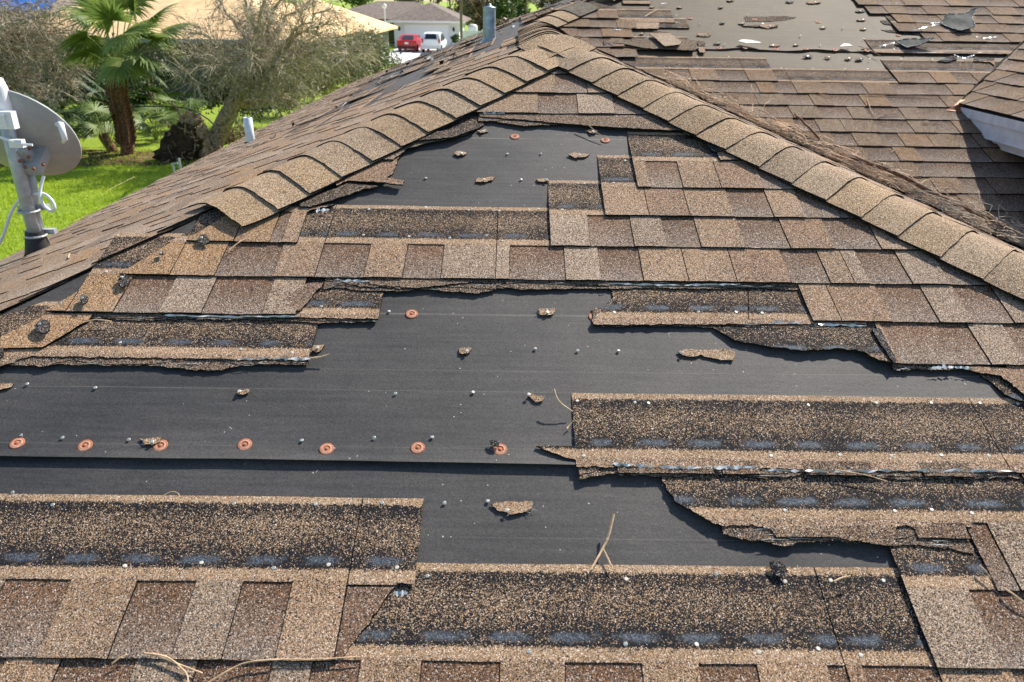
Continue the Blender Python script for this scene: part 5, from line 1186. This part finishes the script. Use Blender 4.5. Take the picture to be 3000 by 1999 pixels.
for (px, yy, r, lab) in [(1351, 62, .10, 'wooden utility pole in front of the white garage'), (1418, 96, .14, 'wooden utility pole farther back among the trees')]:
    b = at_depth(px, 60, yy); t = thing('utility_pole', lab, 'pole', (b.x, yy, GZ), 'wooden utility poles by the street'); mb = MB(); mb.tube([(b.x, yy, GZ), (b.x, yy, 2), (b.x + .05, yy, 6)], [r, r * .95, r * .8], 10); mb.build('pole', M['pole'], t); mb = MB(); bx(mb, b.x - .9, b.x + .9, yy - r - .06, yy - r - .005, 5.2, 5.32); mb.build('crossarm', M['pole'], t)
b = at_depth(1129, 80, 63); t = thing('lamp_post', 'thin white lamp post with a globe beside the orange roof corner', 'street lamp', (b.x, 63, GZ)); mb = MB(); mb.tube([(b.x, 63, GZ), (b.x, 63, .28)], .05, 8); mb.build('post', M['cable'], t); mb = MB(); mb.lathe([(.02, 0), (.16, .08), (.2, .2), (.16, .33), (.02, .4)], 12, Matrix.Translation((b.x, 63, .28))); mb.build('globe', M['cable'], t, True)
sp_ = thing('garden_palm', 'small bright palm in front of the white house entrance', 'palm', (-13.8, 80, GZ)); R = random.Random(31); mb = MB(); mb.tube([(-13.8, 80, GZ), (-13.75, 80, GZ + 1.0)], [.12, .1], 7); mb.build('trunk', M['palmbark'], sp_); mb = MB()
for i in range(14): a = i * .45; fan(mb, Vector((-13.75 + cos(a) * .35, 80 + sin(a) * .35, GZ + 1.5 + .4 * R.random())), Vector((cos(a), sin(a), .5)), .95, R, 0, 14, 1.6, .8)
mb.build('foliage', M['palm'], sp_)
# trees and brush beyond the houses
R = random.Random(61)
def far_tree(x, y, h, m_, label, n=2600, size=.26, w=None):
    t = thing('roadside_tree', label, 'tree', (x, y, GZ), 'trees beyond the houses'); w = w or h * .42; mb = MB()
    limb(mb, [Vector((x, y, GZ)), Vector((x + .2, y, GZ + h * .35)), Vector((x - .1, y, GZ + h * .7))], .22, .08, R, 4, 7, 0, .05)
    for k in range(7): a = R.uniform(0, 6.28); s = Vector((x, y, GZ + h * R.uniform(.25, .6))); limb(mb, [s, s + Vector((cos(a) * w * .5, sin(a) * w * .5, h * .18)), s + Vector((cos(a) * w * .8, sin(a) * w * .8, h * .35))], .08, .02, R, 3, 5, 0, .08)
    mb.build('trunk', M['twigs'], t); mb = MB()
    for k in range(9): a = R.uniform(0, 6.28); q = R.random(); leafcloud(mb, (x + cos(a) * w * .6 * q, y + sin(a) * w * .6 * q, GZ + h * R.uniform(.22, .8)), (w * .5, w * .5, h * .2), n // 9, size, R, 0, .2)
    mb.build('crown', M[m_], t)
for i, (x, y, h, m_, lab) in enumerate([(-3.6, 100, 7, 'brownleaf', 'thin browned tree right of the white house roof'), (-1.2, 92, 7.5, 'green', 'bright green tree above the metal vent pipe'), (1.2, 106, 8, 'green', 'green tree at the right end of the tree row'), (-5.2, 112, 9, 'olive', 'olive tree rising behind the garage roof'), (-9.5, 116, 9, 'brownleaf', 'browned tree behind the middle of the white house'), (-15, 114, 9, 'olive', 'olive tree behind the left part of the white house'), (-21, 112, 10, 'green', 'tall green tree between the orange roof and the white house'), (-30, 92, 10, 'green', 'green tree behind the orange roof'), (-1.0, 74, 3.2, 'brownleaf', 'low brown bush right of the utility poles'), (.2, 66, 2.8, 'green', 'low green bush by the ridge end'), (-44, 84, 11, 'dark', 'dark tree behind the tarped roof'), (4, 95, 7, 'olive', 'olive tree hidden behind the ridge')]): far_tree(x, y, h, m_, lab)
gs = thing('grey_shed', 'small grey roofed shed far off beyond the ridge', 'shed', (.2, 118, GZ)); mb = MB(); bx(mb, -2.0, 2.0, 118, 122, GZ, -.9); mb.build('wall', M['wallw'], gs); mb = MB(); hip_roof(mb, -2.4, 2.4, 117.6, 122.4, -.85, .3); mb.build('roof', M['slat'], gs)
# wires
for i, (a, b) in enumerate([((-2.9, 96, 5.26), (-24, 60, 3.2)), ((-6.2, 62, 5.2), (-30, 66, 4.0))]):
    a, b = Vector(a), Vector(b); mb = MB(); mb.tube([a.lerp(b, q) + Vector((0, 0, -3.2 * q * (1 - q))) for q in lin(0, 1, .08)], .012, 4); single(mb, 'power_line', M['rubber'], ['sagging power line from the far pole over the white house', 'sagging power line from the nearer pole over the orange roof'][i], 'cable')
mb = MB(); mb.tube([at_depth(*p) for p in [(250, 322, 25), (320, 316, 25), (400, 312, 25), (480, 312, 25), (540, 316, 24.6), (580, 330, 24), (610, 350, 23.2), (632, 370, 22.6)]], .022, 6); single(mb, 'fallen_cable', M['rubber'], 'black fallen cable running from behind the palm to the leaning trunk', 'cable')
b0 = ground(517, 545); t = thing('pipe_frame', 'pair of short metal posts joined by a bar beyond the left eave', 'frame', b0); q = b0.y
for px, tp, r in ((524, 464, .035), (506, 478, .03)):
    bt = at_depth(px, tp, q); mb = MB(); mb.tube([(bt.x, q, GZ), (bt.x, q, bt.z)], r, 8); mb.build('post', M['mast'], t)
x0_, x1_ = at_depth(504, 482, q), at_depth(520, 478, q); mb = MB(); mb.tube([x0_, x1_], .03, 6); mb.build('bar', M['mast'], t)

# ---- vents and satellite dish on the side slope
vp = LEFT.at(*LEFT.uv(1435, 113)); vp = Vector((-.365, 5.55, ZA - .365 * TT)); t = thing('vent_pipe', 'galvanised metal vent pipe with a domed cap on the far side of the ridge', 'vent', vp, 'vent pipes on the roof'); r = .049; hh = .225
mb = MB(); prof = [(r * 1.45, -.03), (r * 1.08, .0)]
for i in range(4): prof += [(r * 1.0, .012 + .016 * i), (r * 1.07, .02 + .016 * i)]
prof += [(r, .085), (r, hh)]
mb.lathe(prof, 20, Matrix.Translation(vp)); mb.build('pipe', M['zinc'], t, True); mb = MB(); mb.lathe([(r * 1.05, hh), (r * 1.06, hh + .006), (r * .6, hh + .012), (r * .3, hh + .02), (r * .25, hh + .03), (.002, hh + .036)], 20, Matrix.Translation(vp)); mb.build('vent_cap', M['zinc'], t, True)
u, s = LEFT.uv(733, 418); vp = LEFT.at(u, s); t = thing('vent_pipe', 'white plastic vent pipe standing on the left slope near the eave', 'vent', vp, 'vent pipes on the roof'); mb = MB(); r = .034; hh = .205
mb.lathe([(r * 1.5, -.03), (r * 1.15, .01), (r * 1.1, .015), (r, .03), (r * 1.06, .04), (r, .05), (r * 1.06, .06), (r, .07), (r, hh), (r * .86, hh), (r * .84, hh - .03)], 18, Matrix.Translation(vp)); mb.build('pipe', M['pvc'], t, True); mb = MB(); mb.lathe([(r * 1.75, -.04), (r * 1.4, .012), (r * 1.12, .02)], 18, Matrix.Translation(vp)); mb.build('flashing_boot', M['rubber'], t, True)

u, s = LEFT.uv(112, 738); mbp = LEFT.at(u, s); sd = thing('satellite_dish', 'grey satellite dish seen from behind on a steel mast at the left edge', 'satellite dish', mbp)
ym = mbp.y; mtop = at_depth(8, 285, ym); mtop = Vector((mbp.x, ym, mtop.z))
mb = MB(); mb.tube([mbp - Vector((0, 0, .05)), mbp + Vector((0, 0, .4)), mtop], .030, 20); mb.build('mast', M['mast'], sd, True)
mb = MB(); mb.lathe([(.085, -.05), (.06, .02), (.043, .10), (.04, .115)], 18, Matrix.Translation(mbp)); mb.build('rubber_boot', M['rubber'], sd, True)
mb = MB(); mb.lathe([(.041, -.01), (.043, .03), (.041, .10), (.03, .14), (.002, .15)], 18, Matrix.Translation(mtop + Vector((0, 0, -.06)))); mb.build('mast_cap', M['cable'], sd, True)
dn = Vector((.0, .83, .55)).normalized(); dc = at_depth(52, 396, ym + .14); rq = dn.to_track_quat('Z', 'Y').to_matrix().to_4x4(); DT = Matrix.Translation(dc) @ rq
rd = .268; mb = MB(); prof = [(rd * q, .085 * q * q - .085) for q in lin(.02, 1, .08)] + [(rd * 1.018, .004), (rd * 1.018, .012), (rd * .985, .012)] + [(rd * q, .085 * q * q - .078) for q in lin(.98, .02, .08)]
mb.lathe(prof, 40, DT); mb.build('reflector', M['dishm'], sd, True)
mb = MB(); br = at_depth(85, 470, ym + .02); mb.box(br + Vector((0, .05, 0)), (.10, .05, .17), rq.to_3x3()); mb.box(br + Vector((-.02, 0, .03)), (.07, .07, .05), rq.to_3x3()); mb.build('bracket', M['dishm'], sd)
for k, (px, py) in enumerate([(50, 432), (88, 432), (60, 470), (75, 488), (100, 492), (85, 458), (128, 480)]): mb = MB(); mb.lathe([(.002, -.012), (.008, -.01), (.008, 0)], 8, Matrix.Translation(at_depth(px, py, ym - .03 + .05 * (k < 2))) @ rq); mb.build('bolt', M['bolt'], sd)
a1, a2, a3 = at_depth(84, 500, ym + .06), at_depth(98, 600, ym + .05), at_depth(122, 690, ym + .05); mb = MB(); mb.tube([a1, a1.lerp(a2, .6), a2, a3], [.028, .028, .022, .02], 12); mb.build('strut', M['mast'], sd, True)
for px, py in ((84, 618), (106, 690)):
    c = at_depth(px, py, ym); mb = MB(); P = [c + Vector((.045 * cos(a), .045 * sin(a), .0)) for a in [2.6 + 4.2 * i / 12 for i in range(13)]]; mb.tube(P, .006, 6); mb.box(c + Vector((.012, .05, .008)), (.115, .03, .024)); mb.box(c + Vector((-.045, .03, .004)), (.03, .035, .03)); mb.build('clamp', M['mast'], sd)
mb = MB(); c = at_depth(20, 352, ym - .06); mb.box(c, (.075, .04, .075)); mb.box(c + Vector((.0, -.025, .0)), (.02, .014, .055)); mb.tube([c + Vector((-.09, -.03, -.05)), c + Vector((.05, -.03, -.10)), c + Vector((.10, -.02, -.105))], .007, 6); mb.box(c + Vector((.03, -.015, -.10)), (.06, .03, .035)); mb.build('pivot_clamp', M['cable'], sd)
mb = MB(); e = [at_depth(*p) for p in [(150, 372, ym + .12), (163, 362, ym + .1), (178, 366, ym + .08), (184, 388, ym + .06), (190, 408, ym + .06), (184, 418, ym + .08)]]; mb.tube(e, [.014, .016, .016, .014, .012, .008], 8); mb.build('feed_arm', M['cable'], sd, True)
mb = MB(); cb = [at_depth(*p) for p in [(128, 516, ym), (120, 545, ym - .02), (117, 575, ym - .04), (128, 602, ym - .05), (148, 618, ym - .05), (160, 610, ym - .05), (152, 588, ym - .04), (132, 570, ym - .03), (108, 568, ym + .0), (80, 574, ym + .05), (52, 592, ym + .08), (30, 630, ym + .08), (10, 690, ym + .06), (-15, 740, ym + .05)]]
limb(mb, cb, .0075, .0075, random.Random(1), 5, 7, 0, 0); mb.build('coax_cable', M['cable'], sd, True)
mb = MB(); limb(mb, [at_depth(*p) for p in [(86, 716, ym - .1), (80, 742, ym - .1), (50, 768, ym - .05), (-10, 790, ym)]], .004, .004, random.Random(1), 5, 5, 0, 0); mb.build('ground_wire', M['rubber'], sd)

# ---- loose pine needles and twigs on the roof
def needle(name, pts, r, label, fr=NEAR, m_='straw', cat='pine needle', hs=None, conv=D, extra=0.009):
    P = []
    for i, p in enumerate(pts):
        u, s = conv(*p[:2]); P.append(fr.at(u, s, extra + (p[2] if len(p) > 2 else 0)))
    mb = MB(); Q = limb(mb, P, r * 1.25, r * .8, random.Random(len(label)), 6, 5, 0, .0004); return single(mb, name, M[m_], label, cat, 'loose pine needles on the shingles')
nd = [('pine_needle', [(1408, 1192, .02), (1398, 1235, .012), (1385, 1262, .006), (1358, 1310, .004)], .0022, 'long pale needle standing out on the lower black felt'), ('pine_needle', [(1385, 1262, .004), (1396, 1282, .003), (1408, 1308, .004)], .0016, 'short needle branching off the long pale one'),
 ('pine_needle', [(1272, 912, .03), (1283, 932, .02), (1315, 948, .006)], .0014, 'thin needle arching out from the left end of the long strip'), ('pine_needle', [(1303, 984, .0), (1310, 975, .002), (1318, 968, .006)], .0013, 'tiny needle tucked under the cut edge of the long strip'), ('pine_needle', [(708, 826, .006), (735, 824, .008), (758, 820, .012)], .0018, 'needle sticking out of the end of the left torn strip'),
 ('pine_needle', [(335, 1506, .012), (390, 1517, .014), (430, 1550, .012), (436, 1575, .012)], .0016, 'curved needle at the bottom edge, left of centre'), ('pine_needle', [(355, 1507, .013), (410, 1530, .013), (470, 1552, .012)], .0016, 'straight needle crossing the curved one at the bottom'), ('pine_needle', [(480, 1575, .012), (560, 1532, .014), (640, 1521, .013), (720, 1520, .012), (830, 1514, .012)], .0014, 'longest needle bowed along the bottom course'), ('pine_needle', [(262, 1530, .012), (280, 1518, .014), (297, 1508, .012)], .0013, 'short needle left of the curved pair at the bottom'),
 ('pine_needle', [(2243, 1306, .016), (2258, 1320, .016), (2271, 1336, .014)], .0016, 'short needle on the dark shingle by the right edge'), ('pine_needle', [(2300, 1357, .014), (2328, 1378, .016), (2360, 1402, .014)], .0018, 'orange needle leaving the right edge of the roof view'), ('pine_needle', [(530, 582, .014), (550, 567, .016), (570, 553, .014)], .0016, 'needle lying slanted under the lowest left hip cap'), ('pine_needle', [(1913, 1342, .012), (1930, 1335, .014), (1950, 1329, .012)], .0018, 'pale needle next to two nails at the lower right'),
 ('pine_needle', [(1915, 1085, .012), (1980, 1097, .013), (2038, 1113, .012)], .0011, 'faint thin needle on the right torn strip'), ('pine_needle', [(1338, 286, .02), (1365, 305, .012), (1391, 320, .006)], .0014, 'needle leading to a capped nail under the top rows'), ('pine_needle', [(372, 1142, .004), (395, 1132, .006), (411, 1136, .005), (411, 1145, .004)], .0008, 'hooked hair-thin needle on the left lower strip'), ('pine_needle', [(260, 745, .012), (225, 742, .014), (195, 747, .012)], .0014, 'needle under the silver tear at the far left')]
for a_ in nd: needle(*a_)
for i, (pts, r, lab) in enumerate([([Z4(1010, 1090), Z4(1060, 1075), Z4(1130, 1070), Z4(1205, 1060)], .0025, 'pale stick on the main slope left of the white fascia'), ([Z4(1410, 1147), Z4(1480, 1146), Z4(1585, 1130)], .0025, 'straw needle on the main slope nearest the flashing'), ([Z4(905, 925), Z4(930, 1000), Z4(960, 1060), Z4(985, 1090)], .002, 'brown needle lying steeply across two shingle courses'), ([Z4(830, 440), Z4(900, 465), Z4(1030, 525)], .002, 'needle bundle under the felt fold at the top'), ([Z4(440, 860), Z4(520, 890), Z4(600, 920)], .002, 'thin needle low on the main slope below the headlap strip'), ([Z4(900, 880), Z4(1000, 884), Z4(1200, 886), Z4(1400, 896), Z4(1640, 900)], .002, 'long straw lying along a shingle edge of the main slope'), ([Z3(1225, 165), Z3(1270, 135), Z3(1340, 100)], .003, 'stalk leaning on the felt at the top by the ridge'), ([Z4(1130, 1410), Z4(1160, 1395), Z4(1190, 1380)], .002, 'tiny straw on the shaded side of the main slope')]): needle('pine_needle', pts, r, lab, MAIN, conv=MAIN.uv, extra=.022)
for i, (pts, lab) in enumerate([([(300, 618), (260, 634), (215, 655)], 'long straw on the left slope just outside the bare hip'), ([(395, 520), (345, 545), (310, 565)], 'straw on the left slope near the roof edge'), ([(205, 765), (210, 752), (232, 745)], 'bent straw low on the left slope')]): needle('pine_needle', [(p[0], p[1]) for p in pts], .002, lab, LEFT, conv=lambda x, y: LEFT.uv(x, y + 0.0), extra=.022)
mb = MB(); R = random.Random(91)
vps = lambda d: Vector((d, YR - d, ZA - d * TT))
limb(mb, [vps(1.35) + Vector((.02, .12, .06)), vps(1.5) + Vector((0, .05, .05)), vps(1.7) + Vector((.02, 0, .07)), vps(1.95) + Vector((.02, -.02, .06)), vps(2.1) + Vector((.05, -.02, .05))], .013, .010, R, 6, 7, 0, .006); limb(mb, [vps(1.5) + Vector((0, .05, .05)), vps(1.46) + Vector((-.02, .12, .12)), vps(1.42) + Vector((-.05, .16, .16))], .009, .004, R, 4, 6, 0, .004)
single(mb, 'fallen_twig', M['twig'], 'brown broken twig lying in the debris behind the right hip', 'twig')
mb = MB()
for i in range(1900):
    d = .75 + 2.45 * R.random() ** .8; dens = min(1, (d - .6) / .5)
    c = vps(d); off = R.gauss(0, .035 + .05 * min(1, max(0, d - 1.5) / 1.0)); h_ = abs(R.gauss(0, .022 + .022 * min(1, max(0, d - 1.6)))) + .012
    p = c + Vector((1, 1, 0)).normalized() * off + Vector((0, 0, abs(off) * .28 + h_))
    a = math.atan2(-1, 1) + R.gauss(0, .55); L = R.uniform(.05, .17); up = R.gauss(0, .10); e = Vector((cos(a), sin(a), -.285 + up)) * L
    b = Vector((R.gauss(0, .02), R.gauss(0, .02), R.gauss(0.006, .012)))
    mb.tube([p - e * .5, p - e * .2 + b * .8, p + e * .2 + b, p + e * .5], [.0009, .0014, .0013, .0006], 3, 0 if R.random() < (.75 if d < 1.8 else .3) else 1, cap=False)
o = mb.build('pine_needle_litter', [M['straw'], M['straw2']]); kind(o, 'stuff')
for i in range(16):
    d = R.uniform(.9, 2.6); c = vps(d) + Vector((.02, .06, .05)); e = Vector((R.uniform(-.08, .12), R.uniform(.02, .16), R.uniform(.02, .12)))
    mb = MB(); limb(mb, [c, c + e * .5 + Vector((R.gauss(0, .02), 0, .02)), c + e], .0018, .0008, R, 4, 4, 0, .002); tag(mb.build('pine_needle', M['straw'] if i % 2 else M['straw2']), 'single dry needle sticking up from the litter behind the right hip', 'pine needle', 'needles standing out of the valley litter')
